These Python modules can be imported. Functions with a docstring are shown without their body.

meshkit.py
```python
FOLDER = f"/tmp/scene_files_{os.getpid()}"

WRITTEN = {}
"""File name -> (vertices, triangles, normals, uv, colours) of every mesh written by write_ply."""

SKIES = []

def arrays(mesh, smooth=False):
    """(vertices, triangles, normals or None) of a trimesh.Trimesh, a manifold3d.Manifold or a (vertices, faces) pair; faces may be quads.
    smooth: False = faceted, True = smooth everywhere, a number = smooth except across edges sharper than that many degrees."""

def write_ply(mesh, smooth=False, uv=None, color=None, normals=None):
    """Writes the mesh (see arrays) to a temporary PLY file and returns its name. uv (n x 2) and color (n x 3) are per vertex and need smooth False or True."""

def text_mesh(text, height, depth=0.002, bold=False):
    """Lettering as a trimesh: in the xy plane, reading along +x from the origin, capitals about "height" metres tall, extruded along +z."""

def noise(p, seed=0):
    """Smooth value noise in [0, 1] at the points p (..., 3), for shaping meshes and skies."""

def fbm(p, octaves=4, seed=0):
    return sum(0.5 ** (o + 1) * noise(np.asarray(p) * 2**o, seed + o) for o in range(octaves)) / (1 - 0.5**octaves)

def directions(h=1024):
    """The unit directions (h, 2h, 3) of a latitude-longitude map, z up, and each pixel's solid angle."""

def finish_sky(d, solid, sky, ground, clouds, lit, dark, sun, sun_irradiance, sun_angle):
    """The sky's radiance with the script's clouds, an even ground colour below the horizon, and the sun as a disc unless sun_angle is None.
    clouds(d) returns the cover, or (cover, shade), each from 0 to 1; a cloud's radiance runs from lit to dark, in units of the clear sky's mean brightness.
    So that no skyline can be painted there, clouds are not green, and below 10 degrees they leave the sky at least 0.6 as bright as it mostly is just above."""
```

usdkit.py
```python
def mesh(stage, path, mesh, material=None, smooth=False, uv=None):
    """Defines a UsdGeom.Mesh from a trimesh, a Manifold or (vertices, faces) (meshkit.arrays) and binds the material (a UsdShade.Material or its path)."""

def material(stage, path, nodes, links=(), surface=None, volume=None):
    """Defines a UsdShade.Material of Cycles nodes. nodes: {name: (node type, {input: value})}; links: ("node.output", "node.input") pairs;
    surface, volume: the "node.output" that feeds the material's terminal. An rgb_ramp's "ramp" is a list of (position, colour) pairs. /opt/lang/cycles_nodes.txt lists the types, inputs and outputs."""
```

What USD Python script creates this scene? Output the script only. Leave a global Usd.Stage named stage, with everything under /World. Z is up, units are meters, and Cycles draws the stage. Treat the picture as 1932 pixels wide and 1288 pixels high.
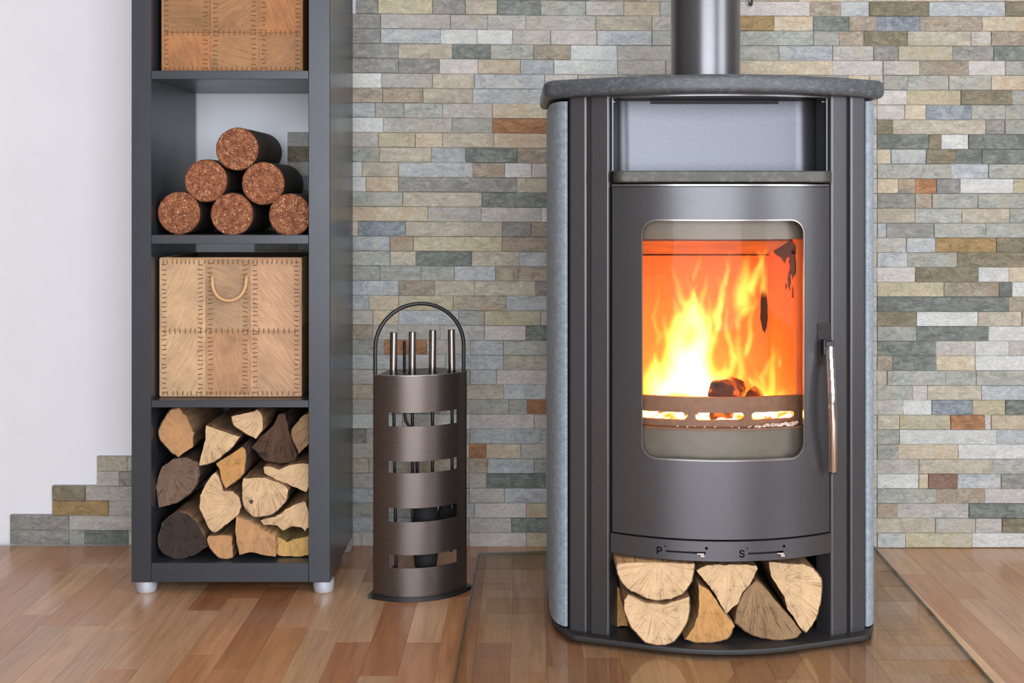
import math, random
import numpy as np, trimesh, manifold3d as m3
from shapely.geometry import Polygon, Point, LineString, box as sbox
from shapely.ops import unary_union
from shapely import affinity
import usdkit, meshkit
from pxr import Usd, UsdGeom, UsdLux, UsdShade, Gf, Sdf, Vt

stage = Usd.Stage.CreateInMemory()
UsdGeom.SetStageUpAxis(stage, 'Z'); UsdGeom.SetStageMetersPerUnit(stage, 1.0)
UsdGeom.Xform.Define(stage, '/World')

# ------------------------------------------------------------------ camera, light, exposure
F, VX, VY, CH = 2375.0, 970.0, 371.0, 0.864     # focal length (px), vanishing point (px), eye height (m)
cam = UsdGeom.Camera.Define(stage, '/World/camera')
cam.CreateHorizontalApertureAttr(36.0); cam.CreateVerticalApertureAttr(24.0)
cam.CreateFocalLengthAttr(F / 1932 * 36)
cam.CreateHorizontalApertureOffsetAttr((966 - VX) / 1932 * 36)
cam.CreateVerticalApertureOffsetAttr(-(644 - VY) / 1932 * 36)
cam.AddTranslateOp().Set((0, 0, CH)); cam.AddRotateXOp().Set(90.0)
cam.CreateExposureAttr(1.3)

WIN = (-1.35, 2.0, 0.10, 2.25)                  # the big window behind the camera: x0 x1 z0 z1
REAR = -1.9
def window_light(path, loc, w, h, rotx, rotz, power, col):
    l = UsdLux.RectLight.Define(stage, path)
    l.CreateWidthAttr(w); l.CreateHeightAttr(h); l.CreateIntensityAttr(power); l.CreateColorAttr(col)
    l.AddTranslateOp().Set(loc); l.AddRotateZOp().Set(rotz); l.AddRotateXOp().Set(rotx)
    return l
UsdGeom.Xform.Define(stage, '/World/window_1'); UsdGeom.Xform.Define(stage, '/World/window_2')
window_light('/World/window_1/daylight', ((WIN[0] + WIN[1]) / 2, REAR - 0.05, (WIN[2] + WIN[3]) / 2), WIN[1] - WIN[0], WIN[3] - WIN[2], 90, 0, 4.3, (0.88, 0.94, 1.05))
WIN2 = (-0.6, 1.2, 0.3, 2.2)                     # window in the right wall: y0 y1 z0 z1
window_light('/World/window_2/daylight', (2.5 + 0.05, (WIN2[0] + WIN2[1]) / 2, (WIN2[2] + WIN2[3]) / 2), WIN2[1] - WIN2[0], WIN2[3] - WIN2[2], 90, 90, 3.3, (0.90, 0.95, 1.04))

# ------------------------------------------------------------------ helpers
used = {}
def numbered(name, parent='/World'):
    k = f'{parent}/{name}'
    n = used.get(k, 0); used[k] = n + 1
    return k if n == 0 else f'{k}_{n:03d}'

def tag(p, label=None, cat=None, group=None, kind=None):
    p = p.GetPrim() if hasattr(p, 'GetPrim') else p
    for k, v in (('label', label), ('category', cat), ('group', group), ('kind', kind)):
        if v: p.SetCustomDataByKey(k, v)
    return p

def thing(name, label, cat=None, loc=(0, 0, 0), group=None, kind=None, rotz=0):
    x = UsdGeom.Xform.Define(stage, numbered(name))
    x.AddTranslateOp().Set(tuple(map(float, loc)))
    if rotz: x.AddRotateZOp().Set(float(rotz))
    tag(x, label, cat, group, kind)
    x.loc = np.array(loc, float)
    return x

def obj(name, mesh, mat, parent=None, smooth=False, at=None, label=None, kind=None):
    """mesh in world coordinates; the parent's location (or its own origin AT) is taken off again"""
    path = numbered(name, str(parent.GetPath()) if parent is not None else '/World')
    v, f, n = meshkit.arrays(mesh, smooth)
    base = np.array(parent.loc) if parent is not None and hasattr(parent, 'loc') else np.zeros(3)
    o = np.array(at, float) if at is not None else base
    if n is None:
        g = usdkit.mesh(stage, path, (v - o, f), mat)
    else:
        g = usdkit.mesh(stage, path, (v - o, f), mat)
        g.CreateNormalsAttr(Vt.Vec3fArray.FromNumpy(n.astype(np.float32))); g.SetNormalsInterpolation('vertex')
    if at is not None:
        g.AddTranslateOp().Set(tuple(map(float, o - base)))
    g.loc = o
    tag(g, label, kind=kind)
    return g

def P(px, py, d):
    return np.array([(px - VX) * d / F, d, CH - (py - VY) * d / F])
def lin(r, g, b):
    c = np.array([r, g, b], float) / 255
    return tuple(np.where(c <= 0.04045, c / 12.92, ((c + 0.055) / 1.055) ** 2.4))
def cat(ms): return trimesh.util.concatenate([m for m in ms])
def box(x0, x1, y0, y1, z0, z1):
    b = trimesh.creation.box((x1 - x0, y1 - y0, z1 - z0)); b.apply_translation(((x0 + x1) / 2, (y0 + y1) / 2, (z0 + z1) / 2)); return b
def bbox(x0, x1, y0, y1, z0, z1, r=0.002):
    """box with chamfered edges"""
    pts = []
    for sx, x in ((1, x0), (-1, x1)):
        for sy, y in ((1, y0), (-1, y1)):
            for sz, z in ((1, z0), (-1, z1)):
                pts += [(x, y + sy * r, z + sz * r), (x + sx * r, y, z + sz * r), (x + sx * r, y + sy * r, z)]
    return trimesh.convex.convex_hull(np.array(pts))
def prism(poly, z0, z1):
    m = trimesh.creation.extrude_polygon(poly, z1 - z0, engine='earcut'); m.apply_translation((0, 0, z0)); return m
def hull_slab(poly, z0, z1, r=0.006, n=4):
    pts = []
    for s, zc in ((-1, z0 + r), (1, z1 - r)):
        for k in range(n + 1):
            a = k / n * math.pi / 2
            q = poly.buffer(-r * (1 - math.cos(a)) - 1e-5)
            xy = np.array(q.exterior.coords)[:-1]
            pts.append(np.column_stack([xy, np.full(len(xy), zc + s * r * math.sin(a))]))
    return trimesh.convex.convex_hull(np.vstack(pts))
def tube(points, r, sides=12, caps=True):
    p = np.asarray(points, float); n = len(p); rr = np.broadcast_to(r, (n,))
    t = np.gradient(p, axis=0); t /= np.linalg.norm(t, axis=1, keepdims=True)
    up = np.array([0, 0, 1.0]) if abs(t[0][2]) < 0.9 else np.array([1.0, 0, 0])
    a = np.cross(t[0], up); a /= np.linalg.norm(a); fr = []
    for k in range(n):
        a = a - t[k] * (a @ t[k]); a /= np.linalg.norm(a); fr.append((a, np.cross(t[k], a)))
    ang = np.arange(sides) / sides * 2 * np.pi
    v = np.vstack([p[k] + rr[k] * (np.cos(ang)[:, None] * fr[k][0] + np.sin(ang)[:, None] * fr[k][1]) for k in range(n)])
    f = []
    for i in range(n - 1):
        for j in range(sides):
            q = i * sides; k = (j + 1) % sides
            f += [(q + j, q + k, q + sides + k), (q + j, q + sides + k, q + sides + j)]
    if caps:
        v = np.vstack([v, p[0], p[-1]]); a0, b0 = n * sides, n * sides + 1
        for j in range(sides):
            k = (j + 1) % sides
            f += [(a0, k, j), (b0, (n - 1) * sides + j, (n - 1) * sides + k)]
    return trimesh.Trimesh(v, np.array(f), process=False)
def lathe(prof, cx, cy, n=40):
    """prof: (r, z) from bottom to top"""
    m = trimesh.creation.revolve(np.array(prof, float), sections=n); m.apply_translation((cx, cy, 0)); return m
def to_tm(mf):
    m = mf.to_mesh(); return trimesh.Trimesh(np.array(m.vert_properties[:, :3]), np.array(m.tri_verts), process=False)
def plate(poly, t0, t1, yfun, res=0.012):
    """poly in (x, z), thickness t0..t1 added to y = yfun(x)"""
    polys = list(getattr(poly, 'geoms', [poly])); cont = []
    for q in polys:
        cont.append(np.array(q.exterior.coords)[:-1])
        cont += [np.array(i.coords)[:-1] for i in q.interiors]
    cs = m3.CrossSection(cont, m3.FillRule.EvenOdd)
    m = to_tm(m3.Manifold.extrude(cs, t1 - t0).refine_to_length(res))
    v = m.vertices
    return trimesh.Trimesh(np.column_stack([v[:, 0], yfun(v[:, 0]) + t0 + v[:, 2], v[:, 1]]), m.faces[:, ::-1], process=False)
def skin(m, keep):
    """only the faces whose normal passes KEEP"""
    m.update_faces(keep(m.face_normals)); m.remove_unreferenced_vertices(); return m
def rrect(x0, x1, z0, z1, r): return sbox(x0 + r, z0 + r, x1 - r, z1 - r).buffer(r, quad_segs=8)

# ------------------------------------------------------------------ materials
LOOK = '/World/Looks/'
UsdGeom.Scope.Define(stage, '/World/Looks')
MAT = {}
def mat(name, nodes, links=(), surface='p.BSDF', volume=None):
    MAT[name] = usdkit.material(stage, LOOK + name, nodes, links, surface=None if volume else surface, volume=volume)
    return MAT[name]
RAND = {'geo': ('geometry', {}), 'oi': ('object_info', {}), 'rm': ('math', {'math_type': 'multiply', 'value2': 37.0}), 'rc': ('combine_xyz', {}),
        'pos': ('vector_math', {'math_type': 'add'})}
RANDL = [('oi.random', 'rm.value1'), ('rm.value', 'rc.x'), ('rm.value', 'rc.y'), ('rm.value', 'rc.z'), ('geo.position', 'pos.vector1'), ('rc.vector', 'pos.vector2')]
def mul(c, k): return tuple(min(1.0, x * k) for x in c)

def plain(name, rgb, rough=0.5, metallic=0.0, var=0.08, scale=30, bump=0.0, stretch=(1, 1, 1), **kw):
    c = lin(*rgb)
    nodes = {**RAND, 'map': ('mapping', {'scale': stretch}), 'n': ('noise_texture', {'scale': scale, 'detail': 5.0, 'roughness': 0.6}),
             'r': ('rgb_ramp', {'ramp': [(0.3, mul(c, 1 - var)), (0.7, mul(c, 1 + var))]}),
             'rr': ('map_range', {'from_min': 0.3, 'from_max': 0.7, 'to_min': max(0.02, rough * 0.92), 'to_max': rough * 1.08}),
             'p': ('principled_bsdf', {'metallic': metallic, **kw})}
    links = RANDL + [('pos.vector', 'map.vector'), ('map.vector', 'n.vector'), ('n.fac', 'r.fac'), ('r.color', 'p.base_color'), ('n.fac', 'rr.value'), ('rr.result', 'p.roughness')]
    if bump:
        nodes['b'] = ('bump', {'strength': 1.0, 'distance': bump}); links += [('n.fac', 'b.height'), ('b.normal', 'p.normal')]
    return mat(name, nodes, links)

def soft(rgb, k=1.12, sat=0.78):
    c = np.array(lin(*rgb)); g = c.mean(); s_ = sat * (0.6 if rgb[2] > rgb[0] else 1.0); return mul(tuple((g + (c - g) * s_) * np.array([0.985, 1.0, 0.965])), k)
def stone(name, rgb, tint, tintamt=0.5, contrast=0.2, spec=0.4):
    c, t = soft(rgb), soft(tint)
    nodes = {**RAND, 'map': ('mapping', {'scale': (1.0, 1.0, 2.0), 'rotation': (0, 0.25, 0)}),
             'n1': ('noise_texture', {'scale': 34.0, 'detail': 9.0, 'roughness': 0.72, 'distortion': 1.2}),
             'n2': ('noise_texture', {'scale': 210.0, 'detail': 5.0, 'roughness': 0.75, 'distortion': 0.8}),
             'n3': ('noise_texture', {'scale': 13.0, 'detail': 5.0, 'roughness': 0.65, 'distortion': 2.0}),
             'r1': ('rgb_ramp', {'ramp': [(0.34, mul(c, 1 - contrast * 2.0)), (0.5, c), (0.66, mul(c, 1 + contrast * 1.7))]}),
             'm3': ('map_range', {'from_min': 0.50, 'from_max': 0.60, 'to_min': 0.0, 'to_max': tintamt, 'clamp': True}),
             'mx': ('mix', {'color2': t}),
             'r2': ('map_range', {'from_min': 0.3, 'from_max': 0.7, 'to_min': 0.70, 'to_max': 1.27}),
             'rv': ('map_range', {'from_min': 0.0, 'from_max': 1.0, 'to_min': 0.92, 'to_max': 1.08}),
             'vm': ('math', {'math_type': 'multiply'}), 'hs': ('hsv', {'saturation': 1.0}),
             'bm': ('math', {'math_type': 'multiply_add', 'value2': 0.5}),
             'b': ('bump', {'strength': 1.0, 'distance': 0.0045}),
             'p': ('principled_bsdf', {'roughness': 0.55, 'specular_ior_level': spec})}
    links = RANDL + [('pos.vector', 'map.vector'), ('map.vector', 'n1.vector'), ('map.vector', 'n2.vector'), ('pos.vector', 'n3.vector'),
             ('n1.fac', 'r1.fac'), ('n3.fac', 'm3.value'), ('m3.result', 'mx.fac'), ('r1.color', 'mx.color1'),
             ('n2.fac', 'r2.value'), ('oi.random', 'rv.value'), ('r2.result', 'vm.value1'), ('rv.result', 'vm.value2'), ('vm.value', 'hs.value'), ('mx.color', 'hs.color'),
             ('hs.color', 'p.base_color'), ('n2.fac', 'bm.value1'), ('n1.fac', 'bm.value3'), ('bm.value', 'b.height'), ('b.normal', 'p.normal')]
    return mat(name, nodes, links)

STONES = {  # code: colour, accent, accent amount, contrast
 'g': ((180, 174, 166), (190, 174, 150), .55, .13), 'G': ((150, 145, 137), (128, 132, 128), .6, .2), 'w': ((208, 207, 202), (188, 192, 192), .6, .08),
 'b': ((170, 176, 180), (196, 192, 182), .6, .15), 'B': ((126, 140, 154), (165, 172, 176), .6, .22), 'n': ((164, 165, 155), (184, 170, 146), .5, .17),
 'N': ((126, 131, 122), (98, 106, 100), .6, .24), 't': ((188, 175, 154), (172, 160, 140), .6, .15), 'p': ((198, 188, 182), (184, 176, 166), .5, .08),
 'y': ((188, 174, 138), (186, 178, 160), .7, .14), 'o': ((174, 118, 70), (136, 92, 56), .6, .22), 'm': ((164, 150, 130), (178, 146, 110), .6, .2),
 'c': ((198, 182, 154), (196, 160, 116), .5, .12), 'k': ((138, 126, 98), (112, 106, 84), .6, .22), 'h': ((164, 132, 80), (178, 140, 76), .6, .2), 'r': ((142, 106, 88), (160, 118, 94), .5, .14)}
for k, (c, t, a, q) in STONES.items():
    stone('stone_' + (k if k.islower() else k.lower() + 'x'), c, t, a, q)
def SM(k): return MAT['stone_' + (k if k.islower() else k.lower() + 'x')]

plain('plaster', (226, 226, 227), 0.8, var=0.015, scale=6, bump=0.0)
plain('grout', (160, 157, 150), 0.9, var=0.1, scale=60)
plain('room_white', (226, 224, 220), 0.8, var=0.01, scale=4)
plain('room_grey', (118, 112, 106), 0.8, var=0.01, scale=4)
plain('frame_white', (215, 216, 216), 0.4, var=0.01)
plain('shelf_grey', (46, 48, 52), 0.32, var=0.03, scale=8, specular_ior_level=0.45)
plain('aluminium', (188, 194, 200), 0.5, 0.5, var=0.02, scale=80)
plain('stove_paint', (80, 79, 80), 0.34, 0.62, var=0.03, scale=300)
plain('pipe_paint', (100, 99, 100), 0.3, 0.75, var=0.02, scale=300)
plain('stove_dark', (48, 46, 44), 0.5, 0.3, var=0.1, scale=120)
plain('stove_black', (22, 21, 20), 0.6, 0.0, var=0.1, scale=120)
plain('stove_edge', (140, 137, 134), 0.3, 0.9, var=0.03, scale=200)
plain('niche_metal', (79, 80, 83), 0.34, 0.8, var=0.01, scale=300)
plain('chrome', (225, 222, 218), 0.08, 1.0, var=0.01)
plain('brushed_steel', (158, 150, 144), 0.2, 1.0, var=0.02, scale=400, stretch=(4, 4, 0.2))
plain('holder_steel', (98, 89, 83), 0.36, 0.9, var=0.05, scale=120, stretch=(0.5, 0.5, 2))
plain('black_iron', (24, 23, 23), 0.42, 0.0, var=0.12, scale=90)
plain('brush_black', (16, 15, 15), 0.8, 0.0, var=0.2, scale=300)
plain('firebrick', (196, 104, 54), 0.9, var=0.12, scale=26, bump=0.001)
plain('soot', (34, 20, 15), 0.9, var=0.3)
plain('soot_brick', (120, 80, 62), 0.9, var=0.35, scale=14)
plain('cast_liner', (112, 82, 60), 0.55, 0.2, var=0.2, scale=60, bump=0.0005)
plain('liner_plate', (100, 93, 82), 0.45, 0.3, var=0.12, scale=24)
plain('ash', (205, 196, 184), 0.95, var=0.2, scale=120, bump=0.002)
plain('hook_metal', (40, 40, 42), 0.3, 0.8)
plain('letter_black', (10, 10, 10), 0.8, specular_ior_level=0.05)

def slate(name, rgb, light, rough=0.6, scale=40.0):
    c, l = lin(*rgb), lin(*light)
    return mat(name, {**RAND, 'map': ('mapping', {'scale': (1, 1, 1.6)}), 'n1': ('noise_texture', {'scale': scale, 'detail': 8.0, 'roughness': 0.7, 'distortion': 0.5}),
        'n2': ('noise_texture', {'scale': 420.0, 'detail': 2.0}), 'r': ('rgb_ramp', {'ramp': [(0.35, mul(c, 0.8)), (0.52, c), (0.7, l)]}),
        'r2': ('map_range', {'from_min': 0.35, 'from_max': 0.65, 'to_min': 0.82, 'to_max': 1.18}), 'hs': ('hsv', {}),
        'b': ('bump', {'strength': 0.6, 'distance': 0.0012}), 'p': ('principled_bsdf', {'roughness': rough})},
        RANDL + [('pos.vector', 'map.vector'), ('map.vector', 'n1.vector'), ('map.vector', 'n2.vector'), ('n1.fac', 'r.fac'), ('n2.fac', 'r2.value'), ('r2.result', 'hs.value'),
                 ('r.color', 'hs.color'), ('hs.color', 'p.base_color'), ('n2.fac', 'b.height'), ('b.normal', 'p.normal')])
slate('slate_top', (72, 76, 78), (104, 108, 110), 0.42, 95.0)
slate('slate_shelf', (78, 78, 70), (108, 107, 97), 0.55)
slate('soapstone', (138, 149, 156), (156, 167, 174), 0.6, 60.0)

def wood_floor(name, rgb):
    c = lin(*rgb)
    return mat(name, {**RAND, 'map': ('mapping', {'scale': (26.0, 1.6, 26.0)}), 'n1': ('noise_texture', {'scale': 2.2, 'detail': 6.0, 'roughness': 0.6, 'distortion': 0.8}),
        'map2': ('mapping', {'scale': (260.0, 14.0, 260.0)}), 'n2': ('noise_texture', {'scale': 1.0, 'detail': 3.0}),
        'r': ('rgb_ramp', {'ramp': [(0.3, mul(c, 0.78)), (0.5, c), (0.72, mul(c, 1.16))]}), 'r2': ('map_range', {'from_min': 0.3, 'from_max': 0.7, 'to_min': 0.92, 'to_max': 1.06}),
        'rv': ('map_range', {'from_min': 0.0, 'from_max': 1.0, 'to_min': 0.92, 'to_max': 1.08}), 'vm': ('math', {'math_type': 'multiply'}), 'hs': ('hsv', {}),
        'p': ('principled_bsdf', {'roughness': 0.24, 'specular_ior_level': 0.55})},
        RANDL + [('pos.vector', 'map.vector'), ('pos.vector', 'map2.vector'), ('map.vector', 'n1.vector'), ('map2.vector', 'n2.vector'), ('n1.fac', 'r.fac'), ('n2.fac', 'r2.value'),
                 ('oi.random', 'rv.value'), ('r2.result', 'vm.value1'), ('rv.result', 'vm.value2'), ('vm.value', 'hs.value'), ('r.color', 'hs.color'), ('hs.color', 'p.base_color')])
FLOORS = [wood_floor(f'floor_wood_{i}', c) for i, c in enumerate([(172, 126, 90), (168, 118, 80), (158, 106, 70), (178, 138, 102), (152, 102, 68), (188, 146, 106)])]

def end_grain(name, rgb, dark, cracks=0.7):
    c, d = lin(*rgb), lin(*dark)
    return mat(name, {'tc': ('texture_coordinate', {}), 'sep': ('separate_xyz', {}), 'oi': ('object_info', {}),
        'x2': ('math', {'math_type': 'multiply'}), 'z2': ('math', {'math_type': 'multiply'}), 'ad': ('math', {'math_type': 'add'}), 'rad': ('math', {'math_type': 'sqrt'}),
        'nd': ('noise_texture', {'scale': 16.0, 'detail': 3.0}), 'rw': ('math', {'math_type': 'multiply_add', 'value2': 0.02}),
        'rs': ('math', {'math_type': 'multiply', 'value2': 2100.0}), 'sn': ('math', {'math_type': 'sine'}), 'rr': ('map_range', {'from_min': -1.0, 'from_max': 1.0, 'to_min': 0.90, 'to_max': 1.06}),
        'an': ('math', {'math_type': 'arctan2'}), 'cb': ('combine_xyz', {}), 'as': ('math', {'math_type': 'multiply', 'value2': 8.0}), 'r5': ('math', {'math_type': 'multiply', 'value2': 6.0}), 'ro': ('math', {'math_type': 'multiply', 'value2': 40.0}),
        'nc': ('noise_texture', {'scale': 3.2, 'detail': 3.0, 'roughness': 0.5}), 'cr': ('map_range', {'from_min': 0.595, 'from_max': 0.635, 'to_min': 0.0, 'to_max': cracks, 'clamp': True}),
        'nb': ('noise_texture', {'scale': 20.0, 'detail': 8.0, 'roughness': 0.7, 'distortion': 1.0}), 'rb': ('rgb_ramp', {'ramp': [(0.33, tuple(0.5 * np.array(mul(c, 0.5)) + 0.5 * np.array(d))), (0.43, mul(c, 0.86)), (0.55, c), (0.7, mul(c, 1.14))]}),
        'nf': ('noise_texture', {'scale': 400.0, 'detail': 2.0}), 'rf': ('map_range', {'from_min': 0.3, 'from_max': 0.7, 'to_min': 0.9, 'to_max': 1.1}),
        'v1': ('math', {'math_type': 'multiply'}), 'hs': ('hsv', {}), 'mx': ('mix', {'color2': d}),
        'b': ('bump', {'strength': 0.6, 'distance': 0.001}), 'p': ('principled_bsdf', {'roughness': 0.85, 'specular_ior_level': 0.2})},
        [('tc.object', 'sep.vector'), ('tc.object', 'nd.vector'), ('tc.object', 'nb.vector'), ('tc.object', 'nf.vector'),
         ('sep.x', 'x2.value1'), ('sep.x', 'x2.value2'), ('sep.z', 'z2.value1'), ('sep.z', 'z2.value2'), ('x2.value', 'ad.value1'), ('z2.value', 'ad.value2'), ('ad.value', 'rad.value1'),
         ('nd.fac', 'rw.value1'), ('rad.value', 'rw.value3'), ('rw.value', 'rs.value1'), ('rs.value', 'sn.value1'), ('sn.value', 'rr.value'),
         ('sep.z', 'an.value1'), ('sep.x', 'an.value2'), ('an.value', 'as.value1'), ('as.value', 'cb.x'), ('rad.value', 'r5.value1'), ('r5.value', 'cb.y'), ('oi.random', 'ro.value1'), ('ro.value', 'cb.z'), ('cb.vector', 'nc.vector'), ('nc.fac', 'cr.value'),
         ('nb.fac', 'rb.fac'), ('nf.fac', 'rf.value'), ('rf.result', 'v1.value1'), ('rr.result', 'v1.value2'), ('v1.value', 'hs.value'), ('rb.color', 'hs.color'),
         ('hs.color', 'mx.color1'), ('cr.result', 'mx.fac'), ('mx.color', 'p.base_color'), ('nf.fac', 'b.height'), ('b.normal', 'p.normal')])
end_grain('end_fresh', (198, 166, 126), (128, 94, 62), 0.6)
end_grain('end_tan', (178, 134, 92), (140, 96, 60), 0.5)
end_grain('end_warm', (186, 138, 84), (120, 80, 46), 0.6)
end_grain('end_grey', (112, 90, 74), (52, 38, 30), 0.8)
end_grain('end_black', (58, 48, 42), (22, 18, 16), 0.8)
end_grain('end_brown', (84, 62, 48), (40, 28, 22), 0.8)
end_grain('end_mixed', (140, 112, 80), (80, 60, 42), 0.7)
end_grain('end_yellow', (190, 150, 90), (120, 110, 60), 0.8)
def fibre(name, rgb, dark, bump=0.0012):
    c, d = lin(*rgb), lin(*dark)
    return mat(name, {**RAND, 'map': ('mapping', {'scale': (60.0, 5.0, 60.0)}), 'n1': ('noise_texture', {'scale': 1.4, 'detail': 7.0, 'roughness': 0.66, 'distortion': 0.6}),
        'r': ('rgb_ramp', {'ramp': [(0.3, d), (0.55, c), (0.75, mul(c, 1.2))]}), 'b': ('bump', {'strength': 1.0, 'distance': bump * 2}), 'p': ('principled_bsdf', {'roughness': 0.85, 'specular_ior_level': 0.2})},
        RANDL + [('pos.vector', 'map.vector'), ('map.vector', 'n1.vector'), ('n1.fac', 'r.fac'), ('r.color', 'p.base_color'), ('n1.fac', 'b.height'), ('b.normal', 'p.normal')])
fibre('split_brown', (150, 116, 86), (84, 60, 42)); fibre('split_tan', (190, 150, 106), (124, 90, 60)); fibre('split_moss', (170, 148, 92), (90, 76, 42), 0.003)
fibre('bark_dark', (92, 75, 62), (40, 31, 25), 0.004); fibre('bark_brown', (116, 90, 68), (54, 40, 30), 0.004)

# briquette end: pressed shavings
cc = [lin(*c) for c in ((82, 42, 24), (122, 68, 40), (154, 100, 66), (232, 196, 146))]
mat('briquette_face', {**RAND, 'v': ('voronoi_texture', {'scale': 210.0}), 'map': ('mapping', {'scale': (1, 1, 1), 'rotation': (0, 0.6, 0)}), 'n': ('noise_texture', {'scale': 90.0, 'detail': 5.0, 'roughness': 0.7}),
    'nw': ('noise_texture', {'scale': 170.0, 'detail': 2.0, 'distortion': 2.5}), 'r': ('rgb_ramp', {'ramp': [(0.3, cc[0]), (0.5, cc[1]), (0.66, cc[2])]}),
    'fl': ('map_range', {'from_min': 0.62, 'from_max': 0.67, 'to_min': 0.0, 'to_max': 0.9, 'clamp': True}), 'mx': ('mix', {'color2': cc[3]}),
    'b': ('bump', {'strength': 1.0, 'distance': 0.003}), 'p': ('principled_bsdf', {'roughness': 0.7, 'specular_ior_level': 0.3})},
    RANDL + [('pos.vector', 'v.vector'), ('pos.vector', 'n.vector'), ('pos.vector', 'nw.vector'), ('n.fac', 'r.fac'), ('nw.fac', 'fl.value'), ('fl.result', 'mx.fac'), ('r.color', 'mx.color1'), ('mx.color', 'p.base_color'), ('n.fac', 'b.height'), ('b.normal', 'p.normal')])
plain('briquette_crust', (48, 36, 28), 0.6, var=0.3, scale=70, bump=0.002)

def leather(name, rgb, turn=0.7):
    c = lin(*rgb)
    return mat(name, {**RAND, 'map': ('mapping', {'scale': (1.0, 1.0, 1.0), 'rotation': (0, turn, 0)}), 'map2': ('mapping', {'scale': (260.0, 260.0, 30.0)}),
        'n1': ('noise_texture', {'scale': 14.0, 'detail': 7.0, 'roughness': 0.65}), 'n2': ('noise_texture', {'scale': 1.0, 'detail': 3.0}),
        'r': ('rgb_ramp', {'ramp': [(0.28, mul(c, 0.72)), (0.5, c), (0.72, mul(c, 1.18))]}), 'r2': ('map_range', {'from_min': 0.3, 'from_max': 0.7, 'to_min': 0.84, 'to_max': 1.14}), 'hs': ('hsv', {}),
        'b': ('bump', {'strength': 0.8, 'distance': 0.0012}), 'p': ('principled_bsdf', {'roughness': 0.6, 'specular_ior_level': 0.35})},
        RANDL + [('pos.vector', 'map.vector'), ('map.vector', 'map2.vector'), ('pos.vector', 'n1.vector'), ('map2.vector', 'n2.vector'), ('n1.fac', 'r.fac'), ('n2.fac', 'r2.value'), ('r2.result', 'hs.value'), ('r.color', 'hs.color'), ('hs.color', 'p.base_color'), ('n2.fac', 'b.height'), ('b.normal', 'p.normal')])
LEA = [leather(f'leather_{i}', c, (0.7, -0.5, 0.15, 1.2)[i]) for i, c in enumerate([(176, 138, 104), (184, 150, 112), (168, 126, 90), (156, 124, 92)])]
LEB = [leather(f'leather_dark_{i}', c, (1.3, 0.4, 1.5, -0.9)[i]) for i, c in enumerate([(150, 108, 68), (158, 106, 62), (138, 100, 62), (146, 104, 66)])]
plain('stitch_dark', (124, 90, 60), 0.8, var=0.2)
plain('leather_cord', (186, 146, 98), 0.45, var=0.12, scale=200)
plain('basket_inside', (60, 44, 32), 0.8)

def pane(name, tint, ior=1.5, rough=0.0, k=1.0):
    return mat(name, {'f': ('fresnel', {'IOR': ior}), 'k': ('math', {'math_type': 'multiply', 'value2': k}), 't': ('transparent_bsdf', {'color': tint}), 'g': ('glossy_bsdf', {'color': (1, 1, 1), 'roughness': rough}), 'm': ('mix_closure', {})},
               [('f.fac', 'k.value1'), ('k.value', 'm.fac'), ('t.BSDF', 'm.closure1'), ('g.BSDF', 'm.closure2')], surface='m.closure')
plain('glass_edge', (104, 104, 84), 0.2, 0.0, var=0.05)
pane('door_glass', (0.97, 0.96, 0.94), 1.13)
pane('hearth_glass', (0.985, 0.99, 0.975), 1.5, 0.008, 0.62)

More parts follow.
